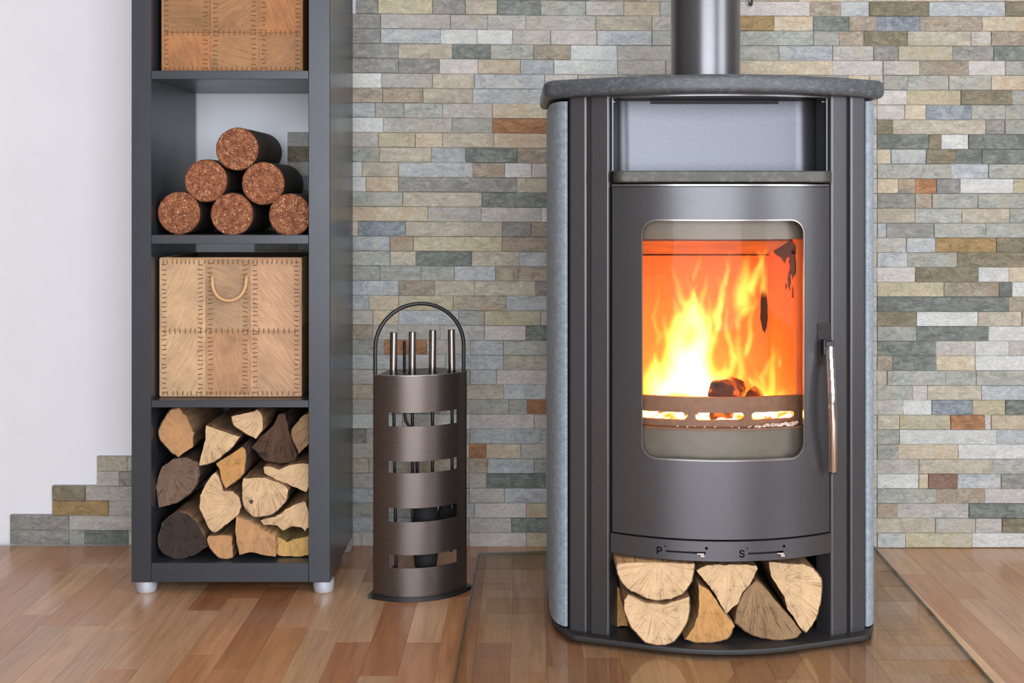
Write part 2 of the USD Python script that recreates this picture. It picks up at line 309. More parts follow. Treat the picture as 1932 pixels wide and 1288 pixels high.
# ------------------------------------------------------------------ setting: walls, floor, ceiling
rng = random.Random(7)
def wall_d(px, off=0.0): return (3.112 + off) / (1 + 0.0145 * (px - VX) / F)
def wall_y(X): return 3.112 - 0.0145 * X
def row_y(k, px):
    """picture height of the lower edge of stone course k at picture column px"""
    top = np.interp(px, [0, 700, 1150, 1780], [24, 26, 30, 31]); bot = np.interp(px, [0, 250, 700, 1780], [1027, 1028.5, 1032, 1033])
    return top + (bot - top) * k / 36
ROWS = {  # course: (start px, stone code) ..., closed by the next start
0: '672G 713y 816G 878t 938N 1020n 1105g 1177c 1245b 1335g|1390g 1396p 1528m 1587b 1640k 1753b 1897k',
1: '664G 718g 850g 920g 992g 1124t 1230g 1335b|1390h 1460c 1534N 1602m 1655B 1736m 1853c',
2: '664G 718b 831w 900w 967g 1039p 1126b 1230n|1390n 1535n 1583m 1630k 1712t 1832g 1870m',
3: '664G 752t 853N 925n 1007m 1077w 1164g 1290t|1390n 1470b 1571g 1648G 1695y 1798G 1875N',
4: '664G 752G 829p 902c 982b 1045w 1165g 1256g|1390c 1571p 1666g 1735m 1828p 1897n',
5: '664w 720g 816t 895b 1028p 1090g|1560c 1640t 1666n 1712n 1790n 1870c',
6: '664m 722m 798t 892b 1035g|1600t 1655p 1711y 1813k 1910n',
7: '664b 708n 762n 835g 929c 1050t|1600g 1655p 1707c 1747B 1833n 1897n',
8: '664w 723g 853n 929o 1060g|1600n 1655k 1684t 1860G 1896n',
9: '542g 625t 664g 714y 784c 835t 932c 1055g|1600g 1655N 1752k 1776w 1827N',
10: '542k 610g 664n 716t 814b 878N 976m 1050g|1600g 1655c 1681b 1747k 1803N 1853N',
11: '542g 600n 664w 683t 752b 892m 952w 1003p 1060t|1600g 1655n 1795b 1865n',
12: '542b 610g 664w 690c 752G 975t 1070g|1600g 1655c 1695m 1727o 1767G 1811w 1912y',
13: '542g 620t 664n 760t 909N 1050g|1600g 1655G 1727m 1758n 1845n',
14: '542n 620g 664c 807g 908g 1021w 1070g|1600g 1655t 1726n 1815t 1905n',
15: '480g 575t 675B 765t 948G 1002m 1060g|1600g 1655b 1672G 1762n 1860n',
16: '480n 560g 664b 736m 780y 947m 1050g|1600g 1655g 1710b 1765h 1880k',
17: '480t 580g 664n 736t 785N 890t 980b 1060g|1600g 1655b 1712n 1806k',
18: '480g 570n 664n 717n 795n 857b 935m 978m 1060g|1600g 1655p 1727k 1846w 1904c',
19: '450g 560t 664b 752m 820t 895t 1010G 1070g|1600g 1655y 1781m 1885N 1910w',
20: '450n 550g 664b 696c 752y 855m 955b 1060g|1600g 1655N 1903m',
21: '450g 540t 640g 704c 752b 865n 914y 1020g 1060t|1600g 1655k 1729w 1845t 1928m',
22: '450t 560g 664m 704g 830g 914p 992N 1060g|1600g 1655n 1729N 1865w',
23: '400g 500n 620n 725o 805g 887b 950n 1060g|1600g 1655N 1766g 1840w 1904g',
24: '400b 520g 664b 770w 840b 950t 1060g|1600g 1655m 1684N 1767c 1840w',
25: '400g 540t 664p 735g 840n 887b 937p 1060g|1600g 1655t 1674n 1784n 1842n',
26: '400n 520g 664c 735t 800g 880t 950b 1030p 1070g|1600g 1655n 1722p 1750t 1852b',
27: '345b 440b 560g 664g 750n 830t 880n 960n 995o 1055g|1600g 1655g 1704w 1758B 1835y 1897N',
28: '345g 470t 600n 664w 760w 887p 1008g 1060t|1600g 1655t 1697y 1793o 1858p 1870c',
29: '262g 380n 520t 640G 690g 790n 887b 1020b 1070g|1600g 1655n 1697w 1880b',
30: '262t 400g 540n 664g 760t 830c 885o 917c 983g 1055n|1600g 1655n 1695c 1808w',
31: '182t 240g 360n 500g 620t 696t 790c 885m 920b 1008n 1060g|1600g 1655g 1734t 1872n',
32: '182g 225G 380t 520g 664g 780n 850g 885g 918N 1030g 1070t|1600t 1655w 1733c 1751r 1807b 1889G',
33: '98k 161g 330n 500t 664b 780g 885g 952b 1060t|1600g 1655n 1767m 1858p',
34: '98h 205g 360t 520g 664n 790b 895p 993c 1050g|1600g 1655m 1693g 1828N',
35: '18G 130g 300t 480g 640b 800n 885g 965N 1060g|1600g 1655t 1765g 1840g 1890k',
36: '18G 130n 160N 242g 400t 560n 664p 682p 800t 885p 993c 1055g|1600g 1655b 1708y 1835w'}
def brick_mesh(px0, px1, k):
    off = rng.choice([-0.0024, -0.0014, -0.0007, 0, 0, 0.0008, 0.0014])
    g = 0.12
    xs = np.array([px0 + g, px1 - g])
    w = (px1 - px0) * 3.11 / F
    nx = int(np.clip(round(w / 0.03), 1, 4))
    u = np.concatenate([[0, 0.0009 / w], np.linspace(0, 1, nx + 1)[1:-1], [1 - 0.0009 / w, 1]])
    v = np.array([0, 0.026, 0.5, 0.974, 1])
    V, nu, nv = [], len(u), len(v)
    for j, b in enumerate(v):
        for i, a in enumerate(u):
            px = xs[0] + (xs[1] - xs[0]) * a
            y0, y1 = row_y(k - 1, px) + g, row_y(k, px) - g
            edge = i in (0, nu - 1) or j in (0, nv - 1)
            q = P(px, y0 + (y1 - y0) * b, wall_d(px))
            V.append((q[0], wall_y(q[0]) + (0.003 if edge else off + rng.uniform(-0.0011, 0.0011)), q[2]))
    f = [(j * nu + i, j * nu + i + 1, (j + 1) * nu + i + 1, (j + 1) * nu + i) for j in range(nv - 1) for i in range(nu - 1)]
    V = np.array(V); f = np.array(f)[:, ::-1]
    return meshkit.arrays((V, f))[:2]

wall = thing('wall_back', 'back wall of white plaster stepped over with split-face stone cladding', kind='structure')
obj('plaster', trimesh.convex.convex_hull(np.array([(x, y, z) for x in (-2.6, 2.7) for y in (wall_y(x) + 0.013, 3.30) for z in (-0.05, 2.6)])), MAT['plaster'], wall, label='white painted plaster')
bricks, extra = [], []
for k, row in ROWS.items():
    left, right = row.split('|')
    for part, end in ((left, None), (right, 2010)):
        it = part.split()
        st = [int(s[:-1]) for s in it] + [end or (1395 if k <= 4 else 1190)]
        if end: st[0] = max(st[0], 1396 if k <= 4 else 1600)
        for a, b, s in zip(st, st[1:], it):
            if b - a < 4: continue
            vis = max(0, min(b, 1932) - max(a, 0))
            hidden = (1045 < a and b < 1655 and k > 4) or (248 < a and b < 664 and k > 14) or (a >= 1930)
            (extra if hidden else bricks).append((a, b, k, s[-1], 0 if hidden else vis))
    if k > 4:                                                      # behind the stove
        x = 1190
        while x < 1600:
            w = rng.randint(70, 130); x2 = min(1600, x + w)
            if 1600 - x2 < 30: x2 = 1600
            extra.append((x, x2, k, rng.choice('ggntb'), 0)); x = x2
    x = 2010
    while x < 2600:
        w = rng.randint(60, 130); extra.append((x, x + w, k, rng.choice('ggntbtcN'), 0)); x += w
for k in range(-22, 0):                                            # courses above the picture
    x = 690
    while x < 2600:
        w = rng.randint(50, 130); extra.append((x, x + w, k, rng.choice('ggntbtcpmN'), 0)); x += w
mort = []
for k in range(-22, 37):
    a = 690 if k < 0 else int(ROWS[k].split()[0][:-1])
    pts = []
    for px in (a + 0.5, 2590):
        for py in (row_y(k - 1, px), row_y(k, px)):
            q = P(px, py, wall_d(px)); pts += [(q[0], wall_y(q[0]) + 0.0034, q[2]), (q[0], wall_y(q[0]) + 0.0135, q[2])]
    mort.append(trimesh.convex.convex_hull(np.array(pts)))
obj('mortar_bed', cat(mort), MAT['grout'], wall, kind='stuff', label='grey mortar behind the stones')
bricks.sort(key=lambda b: -b[4])
for a, b, k, s, _ in bricks[:300]:
    obj('brick', brick_mesh(a, b, k), SM(s), wall)
rest = {}
for a, b, k, s, _ in bricks[300:] + extra:
    rest.setdefault(s, []).append(trimesh.Trimesh(*brick_mesh(a, b, k), process=False))
GR = {'grey_bricks': 'ggGnw', 'blue_bricks': 'bBN', 'tan_bricks': 'tcpymokrh'}
for s, ms in sorted(rest.items()):
    nm = next(n for n, c in GR.items() if s in c)
    obj(nm, cat(ms), SM(s), wall, kind='stuff', label='stones too small or too hidden to pick apart')

fl = thing('floor', 'satin brown strip parquet floor running towards the stone wall', kind='structure')
obj('subfloor', box(-2.6, 2.7, -2.0, 3.14, -0.06, -0.0125), MAT['black_iron'], fl)
SH = 0.0105
def plank(x0, x1, y0, y1):
    g = 0.00012
    b = bbox(x0 + g, x1 - g, y0 + g, y1 - g, -0.012, 0.0, 0.0003)
    v = b.vertices.copy(); v[:, 0] += SH * (v[:, 1] - 2.6)
    return trimesh.Trimesh(v, b.faces, process=False)
PW, far_pl = 0.068, {}
i = 0; x = -1.50
while x < 1.72:
    y = 3.118 - rng.uniform(0.08, 0.42)
    ya = 3.118; base = 2.2 + 1.3 * math.sin(i * 0.9) + rng.uniform(-1, 1)
    while ya > 2.06:
        c = rng.choice([0, 0, 1, 1, 2, 3, 4]) if -0.75 < x < -0.1 else rng.choice([0, 3, 3, 0, 1, 3] if x < 0 or x > .88 else [3, 5, 3, 5, 5, 0])  # paler planks around the hearth glass: brightness put into their colour to offset its darkening
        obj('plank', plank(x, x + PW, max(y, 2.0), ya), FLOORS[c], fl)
        ya = y; y -= rng.uniform(0.30, 0.52)
    yy = max(ya, 2.0) if ya < 2.06 else ya
    yy = 2.0
    while yy > -1.9:
        y2 = max(-1.9, yy - rng.uniform(0.5, 0.9)); far_pl.setdefault(rng.randrange(5), []).append(plank(x, x + PW, y2, yy)); yy = y2
    x += PW; i += 1
for xa, xb in ((-2.6, -1.50), (x, 2.7)):
    xx = xa
    while xx < xb - 0.01:
        yy = 3.1
        while yy > -1.9:
            y2 = max(-1.9, yy - rng.uniform(0.5, 0.9)); far_pl.setdefault(rng.randrange(5), []).append(plank(xx, min(xb, xx + PW), y2, yy)); yy = y2
        xx += PW
for c, ms in sorted(far_pl.items()):
    obj('outer_planks', cat(ms), FLOORS[c], fl, kind='stuff')

def struct(name, mesh, m, label):
    g = obj(name, mesh, m); tag(g, label, kind='structure'); return g
struct('ceiling', box(-2.6, 2.7, REAR - 0.1, 3.26, 2.6, 2.7), MAT['room_white'], 'plain white ceiling above the picture')
struct('wall_left', box(-2.7, -2.6, REAR - 0.1, 3.26, -0.05, 2.6), MAT['room_grey'], 'plain wall left of the picture')
wr = thing('wall_right', 'plain wall right of the picture with a window opening', kind='structure')
X0, X1 = 2.5, 2.6
obj('panel', cat([box(X0, X1, REAR, WIN2[0], -0.05, 2.6), box(X0, X1, WIN2[1], 3.13, -0.05, 2.6), box(X0, X1, WIN2[0], WIN2[1], -0.05, WIN2[2]), box(X0, X1, WIN2[0], WIN2[1], WIN2[3], 2.6)]), MAT['room_grey'], wr)
wf = thing('wall_front', 'plain wall behind the camera with a wide window opening', kind='structure')
Y0, Y1 = REAR - 0.1, REAR
obj('panel', cat([box(-2.6, WIN[0], Y0, Y1, -0.05, 2.6), box(WIN[1], 2.5, Y0, Y1, -0.05, 2.6), box(WIN[0], WIN[1], Y0, Y1, -0.05, WIN[2]), box(WIN[0], WIN[1], Y0, Y1, WIN[3], 2.6)]), MAT['room_grey'], wf)
def win_frame(path, pieces, label):
    p = stage.GetPrimAtPath(path); tag(p, label, kind='structure')
    g = usdkit.mesh(stage, path + '/window_frame', cat(pieces), MAT['frame_white'])
e = 0.05
win_frame('/World/window_1', [box(WIN[0], WIN[0] + e, Y0 + .03, Y1, WIN[2], WIN[3]), box(WIN[1] - e, WIN[1], Y0 + .03, Y1, WIN[2], WIN[3]), box(WIN[0], WIN[1], Y0 + .03, Y1, WIN[2], WIN[2] + e), box(WIN[0], WIN[1], Y0 + .03, Y1, WIN[3] - e, WIN[3])], 'wide daylight window behind the camera')
win_frame('/World/window_2', [box(X0, X1 - .03, WIN2[0], WIN2[0] + e, WIN2[2], WIN2[3]), box(X0, X1 - .03, WIN2[1] - e, WIN2[1], WIN2[2], WIN2[3]), box(X0, X1 - .03, WIN2[0], WIN2[1], WIN2[2], WIN2[2] + e), box(X0, X1 - .03, WIN2[0], WIN2[1], WIN2[3] - e, WIN2[3])], 'daylight window in the right wall outside the picture')

# ------------------------------------------------------------------ shelf unit
SY0, SY1 = 2.73, 3.112
sh = thing('shelf_unit', 'tall narrow dark grey open shelf unit on round aluminium feet', 'shelf', (-0.615, 2.92, 0))
xl0, xl1, xr0, xr1 = -0.830, -0.7874, -0.446, -0.399
SB = 0.0278
obj('side_panel', bbox(xl0, xl1, SY0, SY1, SB, 1.875, 0.0012), MAT['shelf_grey'], sh)
obj('side_panel', bbox(xr0, xr1, SY0, SY1, SB, 1.875, 0.0012), MAT['shelf_grey'], sh)
obj('bottom_panel', bbox(xl1, xr0, SY0 + .001, SY1, SB, 0.0697, 0.0012), MAT['shelf_grey'], sh)
obj('top_panel', bbox(xl1, xr0, SY0 + .001, SY1, 1.833, 1.875, 0.0012), MAT['shelf_grey'], sh)
BZ = [(0.4066, 0.4226), (0.7617, 0.7812), (1.1192, 1.1376), (1.477, 1.495)]
for a, b in BZ: obj('shelf_board', bbox(xl1, xr0, SY0 + .002, SY1, a, b, 0.0008), MAT['shelf_grey'], sh)
for px, d in ((-0.8055, 2.76), (-0.4175, 2.76), (-0.8055, 3.07), (-0.4175, 3.07)):
    obj('foot', lathe([(0, 0), (0.0185, 0), (0.0205, 0.002), (0.0228, 0.012), (0.0228, SB), (0, SB)], px, d, 32), MAT['aluminium'], sh, 30, label='round aluminium foot')

# ------------------------------------------------------------------ logs
def make_log(name, label, pts, d, length, face, side, bark, bark_range=None, pith=None, group=None, jag=0.0016, seed=0, yaw=0.0, clipx=None, flat=None):
    """pts: outline of the sawn end in picture pixels (clockwise or not); d: distance of that end; bark_range: (first, last) index of the outline that carries bark"""
    r = np.random.RandomState(seed)
    q = np.array([P(x, y, d)[[0, 2]] for x, y in pts])
    if clipx is not None: q[:, 0] = np.minimum(q[:, 0], clipx)
    if flat is not None: q[:, 1] = np.maximum(q[:, 1], flat)
    n = len(q); pl, fl_ = [], []
    # smooth bark edges (Catmull-Rom), straight split edges
    def isb(i): return bark_range is not None and ((bark_range[0] <= i < bark_range[1]) if bark_range[0] <= bark_range[1] else (i >= bark_range[0] or i < bark_range[1]))
    for i in range(n):
        a, b = q[i], q[(i + 1) % n]
        m = max(1, int(np.linalg.norm(b - a) / 0.0055)); bk = isb(i)
        p0, p3 = q[i - 1] if isb((i - 1) % n) else a - (b - a), q[(i + 2) % n] if isb((i + 1) % n) else b + (b - a)
        for k in range(m):
            t = k / m
            if bk: c = 0.5 * ((2 * a) + (-p0 + b) * t + (2 * p0 - 5 * a + 4 * b - p3) * t ** 2 + (-p0 + 3 * a - 3 * b + p3) * t ** 3)
            else: c = a + (b - a) * t
            pl.append(c); fl_.append(bk)
    pl = np.array(pl); N = len(pl)
    pl = pl + (meshkit.noise(np.column_stack([pl * 60, np.full(N, seed * 3.1)]))[:, None] - 0.5) * 2 * jag * np.sign(pl - pl.mean(0)) + r.uniform(-.4, .4, (N, 2)) * jag
    if clipx is not None: pl[:, 0] = np.minimum(pl[:, 0], clipx)
    if flat is not None: pl[:, 1] = np.maximum(pl[:, 1], flat)
    poly = Polygon(pl)
    if not poly.is_valid:
        poly = poly.buffer(0)
        if poly.geom_type != 'Polygon': poly = max(poly.geoms, key=lambda g: g.area)
        pl = np.array(poly.exterior.coords)[:-1]; fl_ = [False] * len(pl); N = len(pl)
    area = np.sum(pl[:, 0] * np.roll(pl[:, 1], -1) - np.roll(pl[:, 0], -1) * pl[:, 1])
    if area < 0: pl, fl_ = pl[::-1], [fl_[(N - 2 - i) % N] for i in range(N)]
    cen = pl.mean(0)
    zmin = pl[:, 1].min()
    ys = [0, 0.0012] + list(np.linspace(0.03, length, 7))
    rings = []
    for j, y in enumerate(ys):
        s = 1.0
        pp = cen + (pl - cen) * s
        if j == 0: pp = pl + (cen - pl) / np.linalg.norm(cen - pl, axis=1, keepdims=True) * np.where(fl_, 0.0026, 0.0007)[:, None]
        if j > 1:
            nz = meshkit.noise(np.column_stack([pl * 45, np.full(N, y * 14 + seed)]), seed) - 0.6
            pp = pl + (pl - cen) / np.linalg.norm(pl - cen, axis=1, keepdims=True) * (nz * 0.006)[:, None]
        if clipx is not None: pp[:, 0] = np.minimum(pp[:, 0], clipx)
        pp[:, 1] = np.maximum(pp[:, 1], zmin)
        rings.append(np.column_stack([pp[:, 0] + y * math.tan(yaw), np.full(N, d + y), pp[:, 1]]))
    V = np.vstack(rings)
    sf = {True: [], False: []}
    for j in range(len(ys) - 1):
        for i in range(N):
            k = (i + 1) % N
            a, b, c, e = j * N + i, j * N + k, (j + 1) * N + k, (j + 1) * N + i
            sf[bool(fl_[i])] += [(a, c, b), (a, e, c)]
    tv, tf = trimesh.creation.triangulate_polygon(Polygon(pl), engine='earcut')
    idx = [int(np.argmin(((pl - p) ** 2).sum(1))) for p in tv]
    tf = np.array([[idx[i] for i in t] for t in tf])
    a2 = (pl[tf[:, 1]] - pl[tf[:, 0]]); b2 = (pl[tf[:, 2]] - pl[tf[:, 0]])
    neg = a2[:, 0] * b2[:, 1] - a2[:, 1] * b2[:, 0] < 0
    tf[neg] = tf[neg][:, ::-1]
    back = tf[:, ::-1] + (len(ys) - 1) * N
    loc = (cen[0], d + length / 2, zmin)
    t = thing(name, label, 'log', loc, group)
    at = P(*pith, d) if pith else np.array([cen[0], d, cen[1]])
    obj('sawn_end', trimesh.Trimesh(rings[0] - (0, 0.0006, 0), tf, process=False), MAT[face], t, at=at)
    if sf[False]: obj('split_side', trimesh.Trimesh(V, np.array(sf[False] + [tuple(x) for x in back]), process=True), MAT[side], t, 50)
    if sf[True]: obj('bark', trimesh.Trimesh(V, np.array(sf[True]), process=True), MAT[bark], t, 50)
    return t
def A(s, ox=200, oy=740, k=3.22): return [(ox + float(p.split(',')[0]) / k, oy + float(p.split(',')[1]) / k) for p in s.split()]
def Bp(s): return A(s, 1000, 900, 2.76)
CX = xr0 - 0.002
FL = 0.0705
G1 = None
L = [
 ('large tan quarter log with smooth sawn end, top left of the shelf wood pile', '440,92 490,150 540,250 525,330 440,395 370,345 322,275 318,215 350,150 395,105', 2.765, 'end_tan', 'split_brown', 'bark_brown', (4, 10), (545, 240), {}),
 ('pale wedge-shaped log with a long lower left point, below the shelf board', '608,200 710,235 820,265 780,325 720,385 640,432 560,450 590,340 605,270', 2.755, 'end_fresh', 'split_brown', 'bark_dark', (2, 6), (600, 190), {}),
 ('small pale log with a forked crack, topmost in the shelf wood pile', '760,150 830,130 905,112 920,100 940,118 952,160 950,230 910,282 850,255 790,220 765,190', 2.760, 'end_fresh', 'split_brown', 'bark_dark', (7, 11), (950, 140), {}),
 ('big dark brown weathered log at the upper right of the shelf wood pile', '1050,130 1085,125 1100,180 1120,260 1165,375 1150,410 1080,430 1020,425 960,410 885,332 940,270 1020,190', 2.785, 'end_brown', 'bark_dark', 'bark_dark', (5, 9), (1060, 130), {}),
 ('brown split log cut off by the right side panel of the shelf', '1200,140 1240,125 1290,150 1300,250 1235,312 1170,375 1130,290 1120,230 1160,180', 2.775, 'end_mixed', 'split_brown', 'bark_brown', (5, 7), (1290, 180), {'clipx': CX}),
 ('yellowish narrow wedge log with bark on its right, centre of the shelf pile', '665,430 780,360 830,330 852,345 858,390 850,450 835,510 725,590 700,530 690,470', 2.755, 'end_warm', 'split_tan', 'bark_dark', (2, 7), (680, 430), {}),
 ('grey-brown weathered log end with fine cracks, left middle of the shelf pile', '345,450 400,405 480,390 565,420 566,480 560,540 520,610 440,672 320,700 305,580 318,500', 2.770, 'end_grey', 'bark_dark', 'bark_dark', (3, 7), (400, 480), {}),
 ('pale rounded log with a curved left edge, in the middle of the shelf pile', '600,565 640,505 664,482 690,520 712,598 770,600 815,640 822,690 810,735 740,800 655,857 600,790 568,710 568,640', 2.752, 'end_fresh', 'split_brown', 'bark_dark', (9, 13), (800, 680), {}),
 ('pale half-round log with a small round knot hole', '835,520 905,516 980,520 1050,546 1112,592 1108,640 1060,710 990,750 900,760 850,720 820,640 825,570', 2.750, 'end_fresh', 'split_brown', 'bark_dark', (4, 11), (950, 470), {}),
 ('pale notched log whose right half runs behind the shelf side panel', '955,450 1000,450 1050,470 1130,435 1190,432 1260,436 1260,560 1215,605 1160,580 1100,560 1030,525 960,490', 2.765, 'end_fresh', 'split_brown', 'bark_dark', None, (1240, 440), {'clipx': CX}),
 ('pale log with ragged broken lower edge at the right of the shelf pile', '940,775 1050,740 1130,690 1215,665 1260,700 1260,800 1215,850 1190,820 1130,812 1080,835 1040,810 1010,802 955,808', 2.757, 'end_fresh', 'split_tan', 'bark_dark', None, (1240, 660), {'clipx': CX, 'jag': 0.003}),
 ('nearly black round-edged log end, bottom left of the shelf pile', '440,720 390,745 340,800 318,860 318,930 340,975 400,1005 470,1015 540,985 612,940 605,880 560,800 500,740', 2.760, 'end_black', 'split_brown', 'bark_dark', (2, 8), (430, 880), {'flat': FL}),
 ('small tan log with rounded lower edge, on the bottom of the shelf', '620,875 700,862 762,870 768,920 774,965 772,1004 740,1025 690,1008 640,960 612,912', 2.752, 'end_tan', 'split_brown', 'bark_dark', (5, 9), (690, 860), {'flat': FL}),
 ('long tan log with stepped top edge at the bottom right of the shelf', '790,755 870,780 940,825 1000,860 1028,870 1035,950 1030,1000 940,985 870,970 812,985 790,900 782,820', 2.750, 'end_tan', 'split_tan', 'bark_dark', None, (900, 740), {'flat': FL}),
 ('yellow and mossy split log lying at the bottom right corner of the shelf', '1036,872 1100,905 1170,880 1260,870 1260,985 1200,1000 1100,1005 1040,990', 2.775, 'end_yellow', 'split_moss', 'bark_dark', None, (1100, 860), {'clipx': CX, 'flat': FL, 'jag': 0.003}),
]
for i, (lab, s, d, f, sd, bk, br, pi, kw) in enumerate(L):
    lg = make_log('firewood_log', lab, A(s), d, 0.27, f, sd, bk, br, (200 + pi[0] / 3.22, 740 + pi[1] / 3.22), seed=i + 1, **kw)
    if 'knot' in lab:
        kx, kd, kz = P(200 + 882 / 3.22, 740 + 665 / 3.22, d - .0011)
        kp = Polygon([(kx + .0042 * math.cos(a) * (1 + .3 * math.sin(3 * a)), kz + .0048 * math.sin(a)) for a in np.arange(14) / 14 * 2 * np.pi])
        obj('knot_hole', plate(kp, 0.0, 0.0015, lambda x: np.full(len(x), kd), .01), MAT['bark_dark'], lg, label='small dark knot hole')
SF = 0.019
L2 = [
 ('half-round pale log with radial cracks, upper left in the stove wood store', '455,447 560,442 665,444 770,446 860,450 855,500 840,556 790,608 720,640 655,648 580,625 500,575 460,520 448,475', 2.375, 'end_fresh', 'split_tan', 'bark_brown', (4, 13), (665, 440), {}),
 ('pale rounded log lying under the half-round one in the stove wood store', '492,640 515,612 600,652 700,662 830,622 832,690 825,740 790,820 740,865 690,882 630,875 570,840 520,770 488,700', 2.368, 'end_fresh', 'split_brown', 'bark_brown', (4, 13), (640, 690), {'flat': SF}),
 ('narrow log edge at the far left of the stove wood store', '449,560 470,590 486,640 490,700 512,775 449,780', 2.470, 'end_warm', 'split_tan', 'bark_dark', None, (450, 600), {}),
 ('small orange-tan wedge log on the floor of the stove wood store', '880,558 935,590 985,665 1066,775 1035,838 960,865 880,868 806,845 855,775 880,690', 2.382, 'end_warm', 'split_tan', 'bark_brown', (3, 7), (890, 560), {'flat': SF}),
 ('pale triangular log pointing down, top centre of the stove wood store', '865,485 920,458 1050,452 1180,456 1186,475 1150,550 1105,600 1090,650 1022,712 985,650 935,570', 2.378, 'end_fresh', 'split_brown', 'bark_dark', None, (1040, 420), {}),
 ('large grey-tan cracked wedge log on the floor of the stove wood store', '1175,535 1210,560 1260,620 1320,690 1370,745 1412,805 1395,832 1330,850 1270,853 1170,830 1100,790 1066,760 1075,690 1110,600 1150,555', 2.397, 'end_mixed', 'split_brown', 'bark_brown', (5, 11), (1170, 530), {'flat': SF}),
 ('tall pale rounded log leaning at the right of the stove wood store', '1240,440 1330,448 1420,450 1475,472 1512,512 1527,560 1520,650 1490,740 1437,812 1420,800 1392,765 1342,690 1320,620 1290,570 1252,510', 2.405, 'end_fresh', 'split_brown', 'bark_brown', (3, 9), (1280, 520), {}),
]
for i, (lab, s, d, f, sd, bk, br, pi, kw) in enumerate(L2):
    make_log('firewood_log', lab, Bp(s), d, 0.25, f, sd, bk, br, (1000 + pi[0] / 2.76, 900 + pi[1] / 2.76), seed=i + 40, **kw)

# ------------------------------------------------------------------ briquettes
BR = [(337, 402, 'reddish round wood briquette, left end of the bottom row'), (437, 404, 'reddish round wood briquette in the middle of the bottom row'),
      (547, 405.5, 'reddish round wood briquette, right end of the bottom row, against the side panel'), (388, 341, 'reddish round wood briquette, left one of the middle row'),
      (496, 346, 'reddish round wood briquette, right one of the middle row'), (447, 281, 'reddish round wood briquette on top of the briquette pyramid')]
def briquette(cx, cy, d, rad, ln, label, seed, yaw=0.0):
    c = P(cx, cy, d); r = np.random.RandomState(seed)
    t = thing('wood_briquette', label, 'briquette', (c[0], d + ln / 2, c[2] - rad), 'wood briquettes on the shelf')
    n = 48; ang = np.arange(n) / n * 2 * np.pi
    rings = []
    for y, k in ((0.0, 0.93), (0.003, 0.985), (0.010, 1.0), (ln * .35, 1.0), (ln * .7, 1.0), (ln - .01, 1.0), (ln, 0.94)):
        rr = rad * k + r.uniform(-.0007, .0003, n) * (0 if y > 0.02 else 1)
        rings.append(np.column_stack([c[0] + rr * np.cos(ang) + y * yaw, np.full(n, d + y), c[2] + rr * np.sin(ang)]))
    V = np.vstack(rings + [[[c[0], d + 0.0006, c[2]]], [[c[0] + ln * yaw, d + ln, c[2]]]])
    f1, f2 = [], []; m = len(rings)
    for i in range(n):
        k = (i + 1) % n
        f1.append((m * n, i, k)); f2.append((m * n + 1, (m - 1) * n + k, (m - 1) * n + i))
        f1 += [(i, n + k, k), (i, n + i, n + k)]
        for j in range(1, m - 1):
            a, b, e, g = j * n + i, j * n + k, (j + 1) * n + k, (j + 1) * n + i
            f2 += [(a, e, b), (a, g, e)]
    f1 = [(a, c_, b) for a, b, c_ in f1]
    obj('pressed_end', trimesh.Trimesh(V, np.array(f1), process=True), MAT['briquette_face'], t, 40)
    obj('dark_crust', trimesh.Trimesh(V, np.array(f2), process=True), MAT['briquette_crust'], t, 40, label='charred dark outer skin')
for i, (cx, cy, lab) in enumerate(BR):
    briquette(cx, cy, 2.762 + 0.004 * (i % 2), 0.0477, 0.262, lab, i + 3, yaw=0.02 if i in (3, 5) else -0.004)

